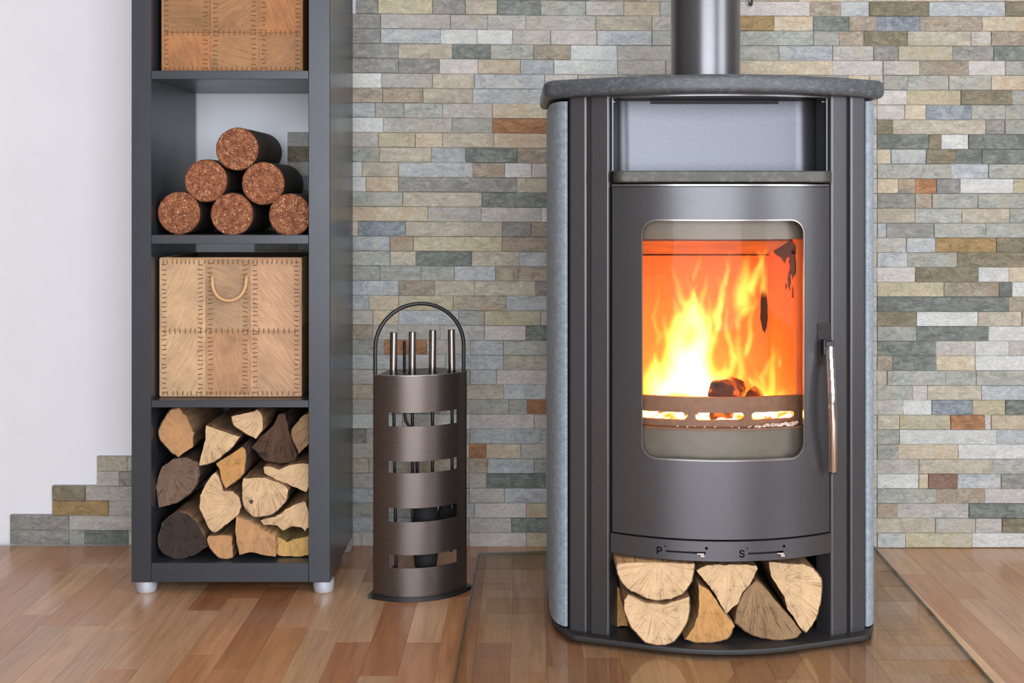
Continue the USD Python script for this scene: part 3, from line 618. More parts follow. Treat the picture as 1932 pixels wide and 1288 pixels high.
# ------------------------------------------------------------------ baskets
def basket(label, x0, x1, d0, d1, z0, z1, cols, rowz, mats, handle, seed):
    r = random.Random(seed)
    t = thing('leather_basket', label, 'basket', ((x0 + x1) / 2, (d0 + d1) / 2, z0))
    w = 0.008
    body = cat([box(x0, x1, d0, d0 + w, z0, z1), box(x0, x1, d1 - w, d1, z0, z1), box(x0, x0 + w, d0 + w, d1 - w, z0, z1), box(x1 - w, x1, d0 + w, d1 - w, z0, z1), box(x0 + w, x1 - w, d0 + w, d1 - w, z0, z0 + w)])
    obj('body', body, MAT['basket_inside'], t, label='dark inside of the basket')
    xs = [x0 - .0015] + cols + [x1 + .0015]; zs = [z0 + .0005] + rowz + [z1 + .002]
    st = []
    def stitch(p, q, k=1):
        p, q = np.array(p), np.array(q); n = np.array([0, -1.0, 0])
        st.append(tube([p, (p + q) / 2 + n * 0.0012, q], 0.0009, 4))
    for i in range(len(xs) - 1):
        for j in range(len(zs) - 1):
            g = 0.0001
            obj('leather_patch', bbox(xs[i] + g, xs[i + 1] - g, d0 - 0.003, d0 + 0.001, zs[j] + g, zs[j + 1] - g, 0.0005), mats[r.randrange(len(mats))], t)
    yy = d0 - 0.0035
    for x in cols:
        for dx in (-0.011, 0.011):
            z = z0 + .01
            while z < z1 - .008:
                stitch((x + dx - r.uniform(.004, .0065), yy, z), (x + dx + r.uniform(.004, .0065), yy, z + r.uniform(-.0025, .0025))); z += r.uniform(.0085, .012)
    for zq in rowz:
        x = x0 + .01
        while x < x1 - .01:
            if r.random() < .45: stitch((x, yy, zq - .006), (x + r.uniform(-.001, .001), yy, zq + .006)); x += r.uniform(.010, .013)
    for zq in (z0 + .008, z1 - .008):
        x = x0 + .006
        while x < x1 - .006:
            stitch((x, yy, zq - .005), (x + r.uniform(-.002, .002), yy, zq + .005)); x += r.uniform(.009, .012)
    for xq in (x0 + .008, x1 - .008):
        z = z0 + .01
        while z < z1 - .008:
            stitch((xq - .005, yy, z), (xq + .005, yy, z + r.uniform(-.002, .002))); z += r.uniform(.009, .012)
    obj('stitching', cat(st), MAT['stitch_dark'], t, kind='stuff', label='rows of dark thread stitches')
    zm = (z0 + z1) / 2
    for a, b in ((z0, zm), (zm, z1 + .002)):
        obj('leather_patch', bbox(x1 - .001, x1 + 0.003, d0, d1, a + .0006, b - .0006, 0.0012), mats[r.randrange(len(mats))], t)
        obj('leather_patch', bbox(x0 - .003, x0 + 0.001, d0, d1, a + .0006, b - .0006, 0.0012), mats[r.randrange(len(mats))], t)
    obj('seam_roll', cat([tube([(x, d0 - .002, z0 + .003), (x, d0 - .002, z1)], 0.0026, 8) for x in (x0 - .001, x1 + .001)] + [tube([(x0, d0 - .002, z), (x1, d0 - .002, z)], 0.0024, 8) for z in (z0 + .003, z1)]), mats[0], t, 40)
    if handle:
        hx0, hx1, hz, hd = handle
        pts = [(hx0, d0 + .001, hz), (hx0, d0 - .007, hz - .002)]
        cx, rad = (hx0 + hx1) / 2, (hx1 - hx0) / 2
        for k in range(15):
            a = math.pi * k / 14
            pts.append((cx - rad * math.cos(a), d0 - .008 - .006 * math.sin(a), hz - .006 - hd * math.sin(a) ** 0.8))
        pts += [(hx1, d0 - .007, hz - .002), (hx1, d0 + .001, hz)]
        obj('handle', tube(pts, 0.0042, 10), MAT['leather_cord'], t, 60, label='round leather cord handle loop')
bd = 2.778
def bx(px, d=bd): return (px - VX) * d / F
basket('pale tan patchwork leather storage basket with a cord handle loop', bx(304), bx(567), bd, bd + .30, 0.4226, CH - (487 - VY) * bd / F, [bx(388.5), bx(472.5)], [CH - (624 - VY) * bd / F], LEA, (bx(402), bx(466), CH - (520 - VY) * bd / F, 0.048), 3)
basket('darker brown patchwork leather storage basket on the upper shelf', bx(308), bx(569), bd, bd + .30, 1.1376, 1.1376 + .311, [bx(398), bx(489)], [CH - (62 - VY) * bd / F], LEB, None, 4)

# ------------------------------------------------------------------ stove
SX, SD = 0.397, 2.36
R = 0.40
def arc(x): return SD + R - np.sqrt(np.maximum(R * R - np.asarray(x, float) ** 2, 1e-4))
def zc(py, x=0.0, off=0.0): return CH - (py - VY) * (float(arc(x)) + off) / F
stv = thing('wood_stove', 'grey steel wood stove with soapstone sides and slate top, burning', 'stove', (SX, 2.6, 0.008))
def S(m): m = m.copy(); m.apply_translation((SX, 0, 0)); return m
GZ = 0.008                                              # top of the hearth glass
slab_z0, slab_z1 = 1.057, 1.0915
# outline of the body in plan
def outline(off, half, back):
    xs = np.linspace(-0.292, 0.292, 41)
    pts = [(x, float(arc(x)) + off - 0.045 * max(0, abs(x) - 0.213) ** 1.0 / 0.08 * (1 if abs(x) > 0.213 else 0)) for x in xs]
    side = [(0.305, 2.474), (half - .0065, 2.497), (half - .001, 2.535), (half, 2.58), (half, back)]
    return Polygon([(-x, y) for x, y in side[::-1]] + pts + side)
base_poly = outline(-0.012, 0.3225, 2.80)
obj('base_plate', S(hull_slab(base_poly.convex_hull, GZ, GZ + 0.011, 0.003, 3)), MAT['stove_dark'], stv, 30)
# inner body with the three cavities
fx = np.linspace(-0.212, 0.212, 25)
bpoly = Polygon([(x, float(arc(x)) + 0.041) for x in fx] + [(0.29, 2.50), (0.30, 2.81), (-0.30, 2.81), (-0.29, 2.50)])
def MF(m): return m3.Manifold(m3.Mesh(np.asarray(m.vertices, np.float32), np.asarray(m.faces, np.uint32)))
body = MF(prism(bpoly, GZ + .011, slab_z0))
z_shelf1 = CH - (322 - VY) * 2.38 / F; z_shelf0 = CH - (344 - VY) * 2.38 / F
nz1 = 1.0562
niche = Polygon([(-0.2085, 2.0), (0.2085, 2.0), (0.2085, 2.515), (-0.2085, 2.515)]).buffer(-0.045).buffer(0.045, quad_segs=14).union(sbox(-0.2085, 2.0, 0.2085, 2.46))
fire_b = sbox(-0.172, 2.0, 0.172, 2.745)
z_f0, z_f1 = 0.40, 0.812
store = sbox(-0.206, 2.0, 0.206, 2.76)
for poly, a, b in ((niche, z_shelf0 - .002, nz1), (fire_b, z_f0, z_f1), (store, GZ + .0105, 0.185)):
    body = body - MF(prism(poly, a, b))
obj('body', S(to_tm(body)), MAT['stove_dark'], stv, 30, label='dark inner steel body')
# niche liner
nl = niche.buffer(-0.0005).difference(niche.buffer(-0.003)).difference(sbox(-0.3, 1.9, 0.3, 2.43))
obj('niche_liner', S(prism(nl, z_shelf1 + .001, nz1 - .002)), MAT['niche_metal'], stv, 40, label='smooth bright steel lining of the warming niche')
obj('niche_slot', S(plate(sbox(-0.125, nz1 - .0075, 0.13, nz1 - .002), -0.0015, 0.001, lambda x: np.full(len(x), 2.5118))), MAT['stove_black'], stv)
obj('niche_lip', S(plate(sbox(-0.209, nz1 - .0015, 0.209, nz1 + .0008), 0.014, 0.028, arc)), MAT['stove_edge'], stv, 30)
for s in (-1, 1):
    sc = trimesh.creation.icosphere(2, 0.0032); sc.apply_translation((s * 0.203, 2.448, nz1 - .0075)); obj('screw', S(sc), MAT['chrome'], stv, True)
sp = Polygon([(x, 2.375 + 0.35 * x * x) for x in np.linspace(-0.206, 0.206, 21)] + [(0.206, 2.56), (-0.206, 2.56)])
obj('warming_shelf', S(hull_slab(sp.convex_hull, z_shelf0, z_shelf1, 0.004, 3)), MAT['slate_shelf'], stv, 40, label='dark green-grey stone shelf plate')
obj('shelf_rail', S(plate(sbox(-0.209, zc(351), 0.209, zc(347)), 0.004, 0.02, arc)), MAT['stove_edge'], stv, 30)
# columns, soapstone sides
c0, c1 = np.array([0.2135, 2.424]), np.array([0.290, 2.458])
def along(t): return c0 + (c1 - c0) * t
nrm = np.array([(c1 - c0)[1], -(c1 - c0)[0]]); nrm /= np.linalg.norm(nrm)
for s in (-1, 1):
    for (a, b) in ((0.0, 0.485), (0.555, 1.0)):
        q = np.array([along(a), along(b), along(b) - nrm * 0.05, along(a) - nrm * 0.05]); q[:, 0] *= s
        obj('steel_column', S(prism(Polygon(q).buffer(-0.0055).buffer(0.0055, quad_segs=8), GZ + .004, slab_z0)), MAT['stove_paint'], stv, 40)
    q = np.array([along(0.44), along(0.6), along(0.6) - nrm * 0.03, along(0.44) - nrm * 0.03]) - nrm * 0.009; q[:, 0] *= s
    obj('column_groove', S(prism(Polygon(q), GZ + .01, slab_z0)), MAT['stove_dark'], stv)
    so = [(0.2915, 2.466), (0.298, 2.468), (0.305, 2.4745), (0.311, 2.484), (0.3165, 2.498), (0.3205, 2.517), (0.3235, 2.543), (0.325, 2.58), (0.325, 2.79), (0.2915, 2.79)]
    obj('soapstone_side', S(prism(Polygon([(s * x, y) for x, y in so]).buffer(-.004).buffer(.004, quad_segs=5), GZ + .014, slab_z0 - .006)), MAT['soapstone'], stv, 40, label='pale blue-grey soapstone side slab')
# slate top
xs = np.linspace(-0.30, 0.30, 31)
tp = Polygon([(x, 2.325 + 0.118 * (abs(x) / 0.30) ** 2.0) for x in xs] + [(0.322, 2.452), (0.3335, 2.474), (0.336, 2.50), (0.336, 2.80), (-0.336, 2.80), (-0.336, 2.50), (-0.3335, 2.474), (-0.322, 2.452)])
tm_top = hull_slab(tp.convex_hull, slab_z0, slab_z1, 0.011, 5); tm_top.apply_translation((-0.0035, 0, 0))
obj('slate_top', S(tm_top), MAT['slate_top'], stv, 40, label='dark grey slate top slab with rounded edge')
# flue
obj('flue_pipe', lathe([(0.0715, slab_z1), (0.0715, 2.6)], SX, 2.612, 64), MAT['pipe_paint'], stv, 40, label='round grey steel flue pipe')
obj('flue_collar', lathe([(0.0715, slab_z1), (0.074, slab_z1), (0.074, slab_z1 + .002), (0.0715, slab_z1 + .003)], SX, 2.612, 64), MAT['stove_dark'], stv, 40)
# door
dz0, dz1 = zc(1018), zc(352.5)
wx0, wx1 = -0.1555, 0.1560
wz0, wz1 = zc(871), zc(414)
door_poly = sbox(-0.2085, dz0, 0.2085, dz1).difference(rrect(wx0, wx1, wz0, wz1, 0.028))
dr = obj('door', S(plate(door_poly, 0.0, 0.018, arc, 0.01)), MAT['stove_paint'], stv, 30)
ring = rrect(wx0 - .0002, wx1 + .0002, wz0 - .0002, wz1 + .0002, 0.028).difference(rrect(wx0 + .0026, wx1 - .0026, wz0 + .0026, wz1 - .0026, 0.026))
obj('window_trim', S(plate(ring, 0.001, 0.012, arc, 0.01)), MAT['stove_edge'], dr, 30, label='thin lighter ring imitating the bevel highlight around the window')  # lighter metal ring stands in for the highlight along the bevelled opening
obj('window_glass', S(skin(plate(sbox(wx0 - .006, wz0 - .006, wx1 + .006, wz1 + .006), 0.0195, 0.0235, arc, 0.006), lambda n: n[:, 1] < -0.3)), MAT['door_glass'], dr, 30, label='clear curved window pane')
# inside the window
zh = CH - (451.5 - VY) * 2.392 / F
obj('air_deflector', S(plate(sbox(-0.17, zh, 0.17, wz1 + .02), 0.03, 0.034, arc, 0.005)), MAT['liner_plate'], stv, 30, label='grey-brown steel strip behind the top of the glass')
zr1, zr0 = CH - (749 - VY) * 2.41 / F, CH - (806 - VY) * 2.40 / F
zs1, zs0 = CH - (778 - VY) * 2.41 / F, CH - (792.5 - VY) * 2.41 / F
def pxx(px, d=2.41): return (px - VX) * d / F - SX
slots = [rrect(pxx(1190), pxx(1297.5), zs0, zs1, 0.0072), rrect(pxx(1312), pxx(1404), zs0, zs1, 0.0072), rrect(pxx(1418), pxx(1503), zs0, zs1, 0.0072)]
ret = sbox(-0.17, zr0, 0.17, zr1)
for s_ in slots: ret = ret.difference(s_)
obj('log_retainer', S(plate(ret, 0.046, 0.056, arc, 0.005)), MAT['cast_liner'], stv, 30, label='curved cast iron log guard with three slots')
obj('ash_ledge', S(plate(sbox(-0.17, zr0 - .004, 0.17, zr0), 0.026, 0.056, arc, 0.005)), MAT['cast_liner'], stv, 30)
obj('lower_liner', S(plate(sbox(-0.17, wz0 - .01, 0.17, zr0 - .003), 0.030, 0.034, arc, 0.005)), MAT['liner_plate'], stv, 30, label='dull grey-brown steel plate behind the glass')
ra = np.random.RandomState(5); cr = []
for k in range(60):
    x = ra.uniform(0.06, 0.15) if k < 48 else ra.uniform(-.12, .06)
    b = trimesh.creation.icosphere(1, ra.uniform(0.0012, 0.0042 if k < 48 else .0018)); b.apply_scale((ra.uniform(.8, 2), ra.uniform(.8, 1.4), ra.uniform(.5, 1)))
    b.apply_translation((x, float(arc(x)) + ra.uniform(.030, .044), zr0 + .001 + ra.uniform(0, .004) * (x > .08))); cr.append(b)
obj('ash_crumbs', S(cat(cr)), MAT['ash'], stv, kind='stuff', label='pale ash crumbs on the ledge')
# firebox lining
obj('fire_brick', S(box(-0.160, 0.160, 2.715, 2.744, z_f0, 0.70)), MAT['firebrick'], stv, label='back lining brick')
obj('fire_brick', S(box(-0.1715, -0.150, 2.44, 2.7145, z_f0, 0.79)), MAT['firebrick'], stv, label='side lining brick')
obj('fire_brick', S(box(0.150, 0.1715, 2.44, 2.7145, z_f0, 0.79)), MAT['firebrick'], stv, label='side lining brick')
obj('baffle_rail', S(box(-.1495, .1495, 2.700, 2.7148, 0.7005, 0.738)), MAT['firebrick'], stv)
bf = to_tm(m3.Manifold.hull_points(np.array([(x, y, z) for x in (-.1495, .1495) for y, z in ((2.714, 0.7385), (2.714, 0.76), (2.50, 0.776), (2.50, 0.796))])))
obj('baffle_plate', S(bf), MAT['soot_brick'], stv)
rs_ = np.random.RandomState(21)
def blot(cx, cz, hx, hz, n=22, j=.3):
    return Polygon([(cx + hx * math.cos(a) * (1 + rs_.uniform(-j, j)), cz + hz * math.sin(a) * (1 + rs_.uniform(-j, j))) for a in np.arange(n) / n * 2 * np.pi]).buffer(0)
def flat(x): return np.full(len(x), 0.0)
bl = plate(blot(0.142, 0.617, 0.008, 0.046, 22, .15), 2.7138, 2.7146, flat, .02)
obj('soot_patch', S(bl), MAT['soot'], stv, label='black soot streak in the corner of the firebox')
for cy_, cz_, hy, hz in ((2.56, .762, .10, .028), (2.47, .735, .03, .03), (2.50, .70, .012, .02), (2.47, .675, .006, .012), (2.53, .685, .006, .006)):
    b_ = plate(blot(cy_, cz_, hy, hz), 0, 0.0006, flat, .02); v_ = b_.vertices.copy()
    obj('soot_patch', S(trimesh.Trimesh(np.column_stack([0.1494 + v_[:, 1], np.clip(v_[:, 0], 2.442, 2.712), np.minimum(v_[:, 2], .788)]), b_.faces[:, ::-1], process=False)), MAT['soot'], stv, label='black soot blotch on the side brick')
# latch and handle
lx0, lx1 = (1541 - VX) * 2.41 / F - SX, (1566 - VX) * 2.42 / F - SX
lp = obj('latch_plate', S(plate(rrect(lx0, lx1, zc(689, .19), zc(609, .19), 0.003), -0.0018, 0.001, arc)), MAT['stove_dark'], dr, 30, label='dark latch plate')
for py in (619, 684):
    s_ = trimesh.creation.icosphere(2, 0.0028); s_.apply_translation((lx0 + .007, float(arc(lx0 + .007)) - .002, zc(py, .185))); obj('latch_screw', S(s_), MAT['stove_dark'], dr, True)
obj('latch_hook', S(cat([bbox(lx0 + .008, lx0 + .014, float(arc(.18)) - .012, float(arc(.18)) + .004, zc(668, .18), zc(640, .18), .001), bbox(lx0 + .012, lx1, float(arc(.18)) - .016, float(arc(.18)) + .0, zc(652, .18), zc(642, .18), .001)])), MAT['black_iron'], dr, 30)
hp = []
for t in np.linspace(0, 1, 25):
    px = 1565.5 + 7 * math.sin(math.pi * min(1, t * .62 + 0.0)) ** 1.0
    hp.append(P(np.interp(t, [0, .35, .65, 1], [1565.3, 1569.5, 1571.5, 1571]), 652 + 236 * t, 2.385 + .010 - .018 * math.sin(math.pi * t)))
obj('handle', tube(hp, 0.0078, 24), MAT['chrome'], dr, 60, label='bowed polished steel door handle')
obj('handle_stub', tube([P(1571, 887, 2.394), P(1571, 893, 2.394)], 0.005, 12), MAT['black_iron'], dr, 50)
obj('handle_arm', tube([P(1562, 664, 2.386), P(1560, 664, 2.41)], 0.004, 10), MAT['black_iron'], dr, 50)
# control panel under the door
pz0, pz1 = zc(1060, 0, -.006), zc(1021, 0)
cp_poly = sbox(-0.2115, pz0, 0.2115, pz1)
def ax(px): return (px - VX) * 2.365 / F - SX
def az(py, x): return CH - (py - VY) * (float(arc(x)) - .003) / F
sl = []
for x0, x1, y0, y1 in ((1257, 1331, 1039, 1043), (1410, 1480, 1044, 1040)):
    a, b = ax(x0), ax(x1)
    z = (az(y0, a) + az(y1, b)) / 2
    sl.append(rrect(a, b, z - .0018, z + .0018, .0016))
for s_ in sl: cp_poly = cp_poly.difference(s_)
cp = obj('control_panel', S(plate(cp_poly, -0.003, 0.006, arc, 0.01)), MAT['stove_paint'], stv, 30)
for s_ in sl: obj('slider_track', S(plate(s_.buffer(.003), 0.0065, 0.008, arc, 0.006)), MAT['stove_black'], cp)
for k, (px, py) in enumerate(((1323, 1043), (1476, 1042))):
    a = ax(px); y = float(arc(a)) - .003; z = az(py, a)
    obj('air_slider', S(cat([bbox(a - .010, a + .004, y - .005, y + .004, z - .0022, z + .001, .0006), bbox(a - .004, a + .005, y - .008, y - .0045, z - .0062, z - .001, .0008)])), MAT['brushed_steel'], cp, label='small bright air slider tab')
for px, py, r_ in ((1256, 1030, .0014), (1332, 1034, .0027), (1409, 1034, .0014), (1481, 1030, .0026)):
    a = ax(px); obj('dot_mark', S(plate(Point(a, az(py, a)).buffer(r_), -0.0034, -0.0028, arc, .003)), MAT['letter_black'], cp)
for ch, px, py in (('P', 1239, 1044), ('S', 1392.5, 1051)):
    a = ax(px); tmesh = meshkit.text_mesh(ch, 0.0132, 0.0006, True)
    v = tmesh.vertices; V = np.column_stack([a + v[:, 0], arc(a + v[:, 0]) - 0.0035 + v[:, 2], az(py, a) + v[:, 1]])
    obj('letter', S(trimesh.Trimesh(V, tmesh.faces[:, ::-1], process=False)), MAT['letter_black'], cp, label=f'black printed letter {ch}')

# ------------------------------------------------------------------ hearth glass
gl = Polygon([(-0.0862, 3.03), (-0.1125, 2.0), (0.838, 2.0), (0.884, 3.09), (0.30, 3.075)])
g_ = thing('hearth_glass', 'clear glass hearth plate on the parquet under the stove', 'glass plate', (0.4, 2.5, 0))
obj('glass_sheet', skin(prism(gl, 0.0003, GZ - 0.0002), lambda n: n[:, 2] > 0.5), MAT['hearth_glass'], g_)
obj('polished_edge', prism(gl.difference(gl.buffer(-0.0022, join_style=2)), 0.0004, GZ - 0.0008), MAT['glass_edge'], g_, label='darker green-grey polished edge of the glass')

# ------------------------------------------------------------------ fire
FD = 2.56
def fxz(px, py, d=FD): return (px - VX) * d / F, CH - (py - VY) * d / F
def surface_nets(f, level, o, h):
    s = f > level; nx, ny, nz = s.shape
    c = np.zeros((nx - 1, ny - 1, nz - 1), int); 
    for a, b, k in np.ndindex(2, 2, 2): c += s[a:nx - 1 + a, b:ny - 1 + b, k:nz - 1 + k]
    cells = np.argwhere((c > 0) & (c < 8)); idx = -np.ones(c.shape, int); idx[tuple(cells.T)] = np.arange(len(cells))
    acc = np.zeros((len(cells), 3)); cnt = np.zeros(len(cells))
    corners = list(np.ndindex(2, 2, 2))
    for p in corners:
        for ax_ in range(3):
            if p[ax_]: continue
            q = list(p); q[ax_] = 1
            fa = f[tuple((cells + p).T)]; fb = f[tuple((cells + q).T)]
            m = (fa > level) != (fb > level)
            t = (level - fa[m]) / (fb[m] - fa[m])
            pos = np.tile(np.array(p, float), (m.sum(), 1)); pos[:, ax_] = t
            acc[m] += pos; cnt[m] += 1
    V = np.array(o) + (cells + acc / cnt[:, None]) * np.array(h)
    Fc = []
    for ax_ in range(3):
        d = [0, 0, 0]; d[ax_] = 1
        a = s[:nx - d[0], :ny - d[1], :nz - d[2]]; b = s[d[0]:, d[1]:, d[2]:]
        u, v = (ax_ + 1) % 3, (ax_ + 2) % 3
        for flip, e in ((False, a & ~b), (True, ~a & b)):
            e = np.argwhere(e)
            e = e[(e[:, u] > 0) & (e[:, v] > 0) & (e[:, u] < s.shape[u] - 1) & (e[:, v] < s.shape[v] - 1)]
            qs = []
            for du, dv in ((-1, -1), (0, -1), (0, 0), (-1, 0)):
                w = e.copy(); w[:, u] += du; w[:, v] += dv; qs.append(idx[tuple(w.T)])
            qs = np.array(qs).T
            Fc.append(qs[:, ::-1] if flip else qs)
    Fc = np.vstack(Fc)
    return V, np.vstack([Fc[:, [0, 1, 2]], Fc[:, [0, 2, 3]]])
# tongues: (picture points from base to tip), depth, base radius (px), strength
T = [
 ('1235,752 1232,720 1240,690 1236,668', 2.53, 15, 1.3), ('1262,752 1262,715 1258,690 1262,676', 2.55, 20, 1.6), ('1290,752 1288,705 1300,670 1312,640', 2.57, 24, 1.6),
 ('1318,752 1312,700 1330,650 1336,610', 2.54, 22, 2.0), ('1330,750 1322,715 1312,680 1322,640 1316,600 1312,560', 2.57, 20, 2.0), ('1300,740 1290,690 1280,650 1300,600 1310,570 1315,545', 2.60, 22, 1.4),
 ('1285,720 1262,650 1252,620 1262,590', 2.60, 12, .7), ('1310,640 1300,590 1285,560 1272,520 1268,480', 2.61, 9, .7), ('1315,620 1312,575 1302,545 1297,520', 2.56, 8, .9), ('1325,600 1326,570 1332,545 1336,500', 2.58, 8, .8),
 ('1340,640 1338,600 1342,560 1345,530', 2.62, 6, .6), ('1320,700 1340,660 1352,625 1360,590 1366,560', 2.56, 10, 1.0), ('1345,718 1372,712 1382,690 1380,650 1370,610 1374,580 1364,545', 2.54, 9, 1.0),
 ('1360,716 1372,690 1366,670', 2.52, 6, .9), ('1355,610 1360,570 1370,520 1386,470', 2.62, 7, .6), ('1395,610 1405,590 1426,575 1420,555 1408,540', 2.56, 6, .8), ('1412,660 1416,620 1424,580 1410,545', 2.58, 7, .6),
 ('1418,720 1440,725 1424,690 1422,665', 2.55, 5, .9), ('1436,715 1448,695 1462,672 1474,650', 2.57, 5, .8), ('1450,745 1434,735 1415,718 1408,700', 2.55, 6, .8), ('1470,752 1480,745 1482,735', 2.52, 8, .7), ('1440,752 1432,738 1428,730', 2.52, 8, .8), ('1500,752 1505,744 1508,738', 2.52, 8, .7),
 ('1474,680 1480,655 1476,632', 2.58, 7, .7), ('1480,680 1478,650 1474,620', 2.60, 5, .5), ('1420,540 1430,510 1445,470 1455,452', 2.62, 8, .55), ('1440,540 1436,500 1420,455', 2.64, 9, .5), ('1368,530 1372,500 1385,455', 2.63, 5, .55),
 ('1310,520 1318,490 1320,462', 2.63, 5, .45), ('1240,640 1234,600 1240,560 1238,520', 2.62, 6, .35), ('1350,752 1340,735 1336,715', 2.52, 12, 1.2), ('1255,752 1246,735 1250,715', 2.51, 16, 1.2), ('1290,752 1296,735 1290,715', 2.51, 18, 1.2),
 ('1395,720 1398,690 1392,650 1396,600', 2.63, 10, .35), ('1350,600 1362,560 1352,520', 2.64, 10, .35), ('1270,640 1275,600 1268,560', 2.64, 12, .35), ('1460,730 1462,690 1455,640', 2.64, 12, .3), ('1400,560 1405,520 1412,480', 2.65, 16, .35)]
h = 0.0032
gx = np.arange(SX - 0.158, SX + 0.160, h); gy = np.arange(2.455, 2.708, h * 1.4); gz = np.arange(0.437, 0.792, h)
XX, YY, ZZ = np.meshgrid(gx, gy, gz, indexing='ij')
den = np.zeros(XX.shape, np.float32)
nzs = meshkit.fbm(np.stack([XX * 34, YY * 34, ZZ * 11], -1), 3, 11).astype(np.float32)
wob = (meshkit.fbm(np.stack([XX * 20, YY * 20, ZZ * 26], -1), 3, 5).astype(np.float32) - .5)
for s_, d, rad, st in T:
    pts = np.array([[float(q) for q in p.split(',')] for p in s_.split()])
    w = np.array([P(x, y, d) for x, y in pts]); zs_ = w[:, 2]
    # walk along the tongue: points by arc length
    seg = np.concatenate([[0], np.cumsum(np.linalg.norm(np.diff(w, axis=0), axis=1))]); L_ = seg[-1]
    m = max(6, int(L_ / 0.006)); tt = np.linspace(0, L_, m)
    from scipy.interpolate import PchipInterpolator
    path = np.column_stack([PchipInterpolator(seg, w[:, k])(tt) for k in range(3)])
    r0 = rad * (.82 if rad < 10 else 1) * d / F
    rr = r0 * (1 - (tt / L_) ** 1.6 * .86)
    lo, hi = path.min(0) - 3 * r0, path.max(0) + 3 * r0
    i0, i1 = np.searchsorted(gx, [lo[0], hi[0]]); j0, j1 = np.searchsorted(gy, [lo[1], hi[1]]); k0, k1 = np.searchsorted(gz, [lo[2], hi[2]])
    sub = np.s_[i0:i1, j0:j1, k0:k1]
    xs_, ys_, zz_, wb = XX[sub], YY[sub], ZZ[sub], wob[sub]
    b = np.zeros(xs_.shape, np.float32)
    for p, r_, q in zip(path, rr, tt / L_):
        e2 = ((xs_ + wb * .022 - p[0]) ** 2 + ((ys_ - p[1]) * .8) ** 2) / r_ ** 2 + ((zz_ - p[2]) / (r_ * 1.6 + .004)) ** 2
        b = np.maximum(b, np.exp(-e2) * (1 - .45 * q))
    den[sub] += b * (st * 1.5 if st < .7 else st)
den *= (0.45 + 1.1 * nzs)
edge = np.minimum.reduce([np.minimum(XX - gx[0], gx[-1] - XX), np.minimum(YY - gy[0], gy[-1] - YY), np.minimum(ZZ - gz[0], gz[-1] - ZZ)])
den[edge < h * 1.5] = 0
fire = thing('fire', 'bright orange and yellow flames burning behind the stove window', 'fire', (SX, FD, 0.44))
LEV = [(0.06, 2.9), (0.12, 4.6), (0.21, 7.2), (0.34, 10.0), (0.52, 12.5), (0.8, 15.0), (1.1, 17.0)]
for i, (lv, e_) in enumerate(LEV):
    mat(f'flame_{i}', {'e': ('emission', {'color': (1.0, 0.29 + .028 * i, 0.022 + .014 * i), 'strength': e_})}, [], volume='e.emission')
    V, Fc = surface_nets(den, lv, (gx[0], gy[0], gz[0]), (gx[1] - gx[0], gy[1] - gy[0], gz[1] - gz[0]))
    if len(Fc): obj('flame', trimesh.Trimesh(V, Fc, process=False), MAT[f'flame_{i}'], fire, True)
# embers
c1_, c2_ = (1.0, 0.28, 0.04), (1.0, 0.5, 0.14)
mat('ember', {**RAND, 'n': ('noise_texture', {'scale': 45.0, 'detail': 4.0}), 'r': ('map_range', {'from_min': 0.36, 'from_max': 0.58, 'to_min': 0.8, 'to_max': 14.0, 'clamp': True}), 'rc2': ('rgb_ramp', {'ramp': [(0.4, c1_), (0.62, c2_)]}),
    'p': ('principled_bsdf', {'base_color': (0.05, 0.03, 0.02), 'roughness': 0.9})}, RANDL + [('pos.vector', 'n.vector'), ('n.fac', 'r.value'), ('n.fac', 'rc2.fac'), ('r.result', 'p.emission_strength'), ('rc2.color', 'p.emission_color')])
re_ = np.random.RandomState(9); em = []
for k in range(130):
    b = trimesh.creation.icosphere(1, re_.uniform(.008, .017)); b.vertices *= 1 + re_.uniform(-.25, .25, (len(b.vertices), 1)); b.apply_scale((1.2, 1, .7))
    x, y = re_.uniform(-.14, .14), re_.uniform(2.455 if k > 60 else 2.44, 2.70)
    y = max(y, float(arc(x)) + .075)
    b.apply_translation((SX + x, y, 0.412 + re_.uniform(0, .022))); em.append(b)
eb = obj('ember_bed', cat(em), MAT['ember']); tag(eb, 'glowing orange embers seen through the slots of the log guard', 'embers', kind='stuff')
mat('charred_wood', {**RAND, 'n': ('noise_texture', {'scale': 40.0, 'detail': 5.0}), 'r': ('map_range', {'from_min': 0.52, 'from_max': 0.7, 'to_min': 0.0, 'to_max': 0.7, 'clamp': True}), 'v': ('voronoi_texture', {'scale': 60.0, 'feature': 'distance_to_edge'}),
    'rb': ('rgb_ramp', {'ramp': [(0.3, lin(30, 20, 15)), (0.7, lin(92, 48, 28))]}), 'p': ('principled_bsdf', {'roughness': 0.9, 'emission_color': (1.0, 0.14, 0.015)})},
    RANDL + [('pos.vector', 'n.vector'), ('n.fac', 'r.value'), ('n.fac', 'rb.fac'), ('rb.color', 'p.base_color'), ('r.result', 'p.emission_strength')])
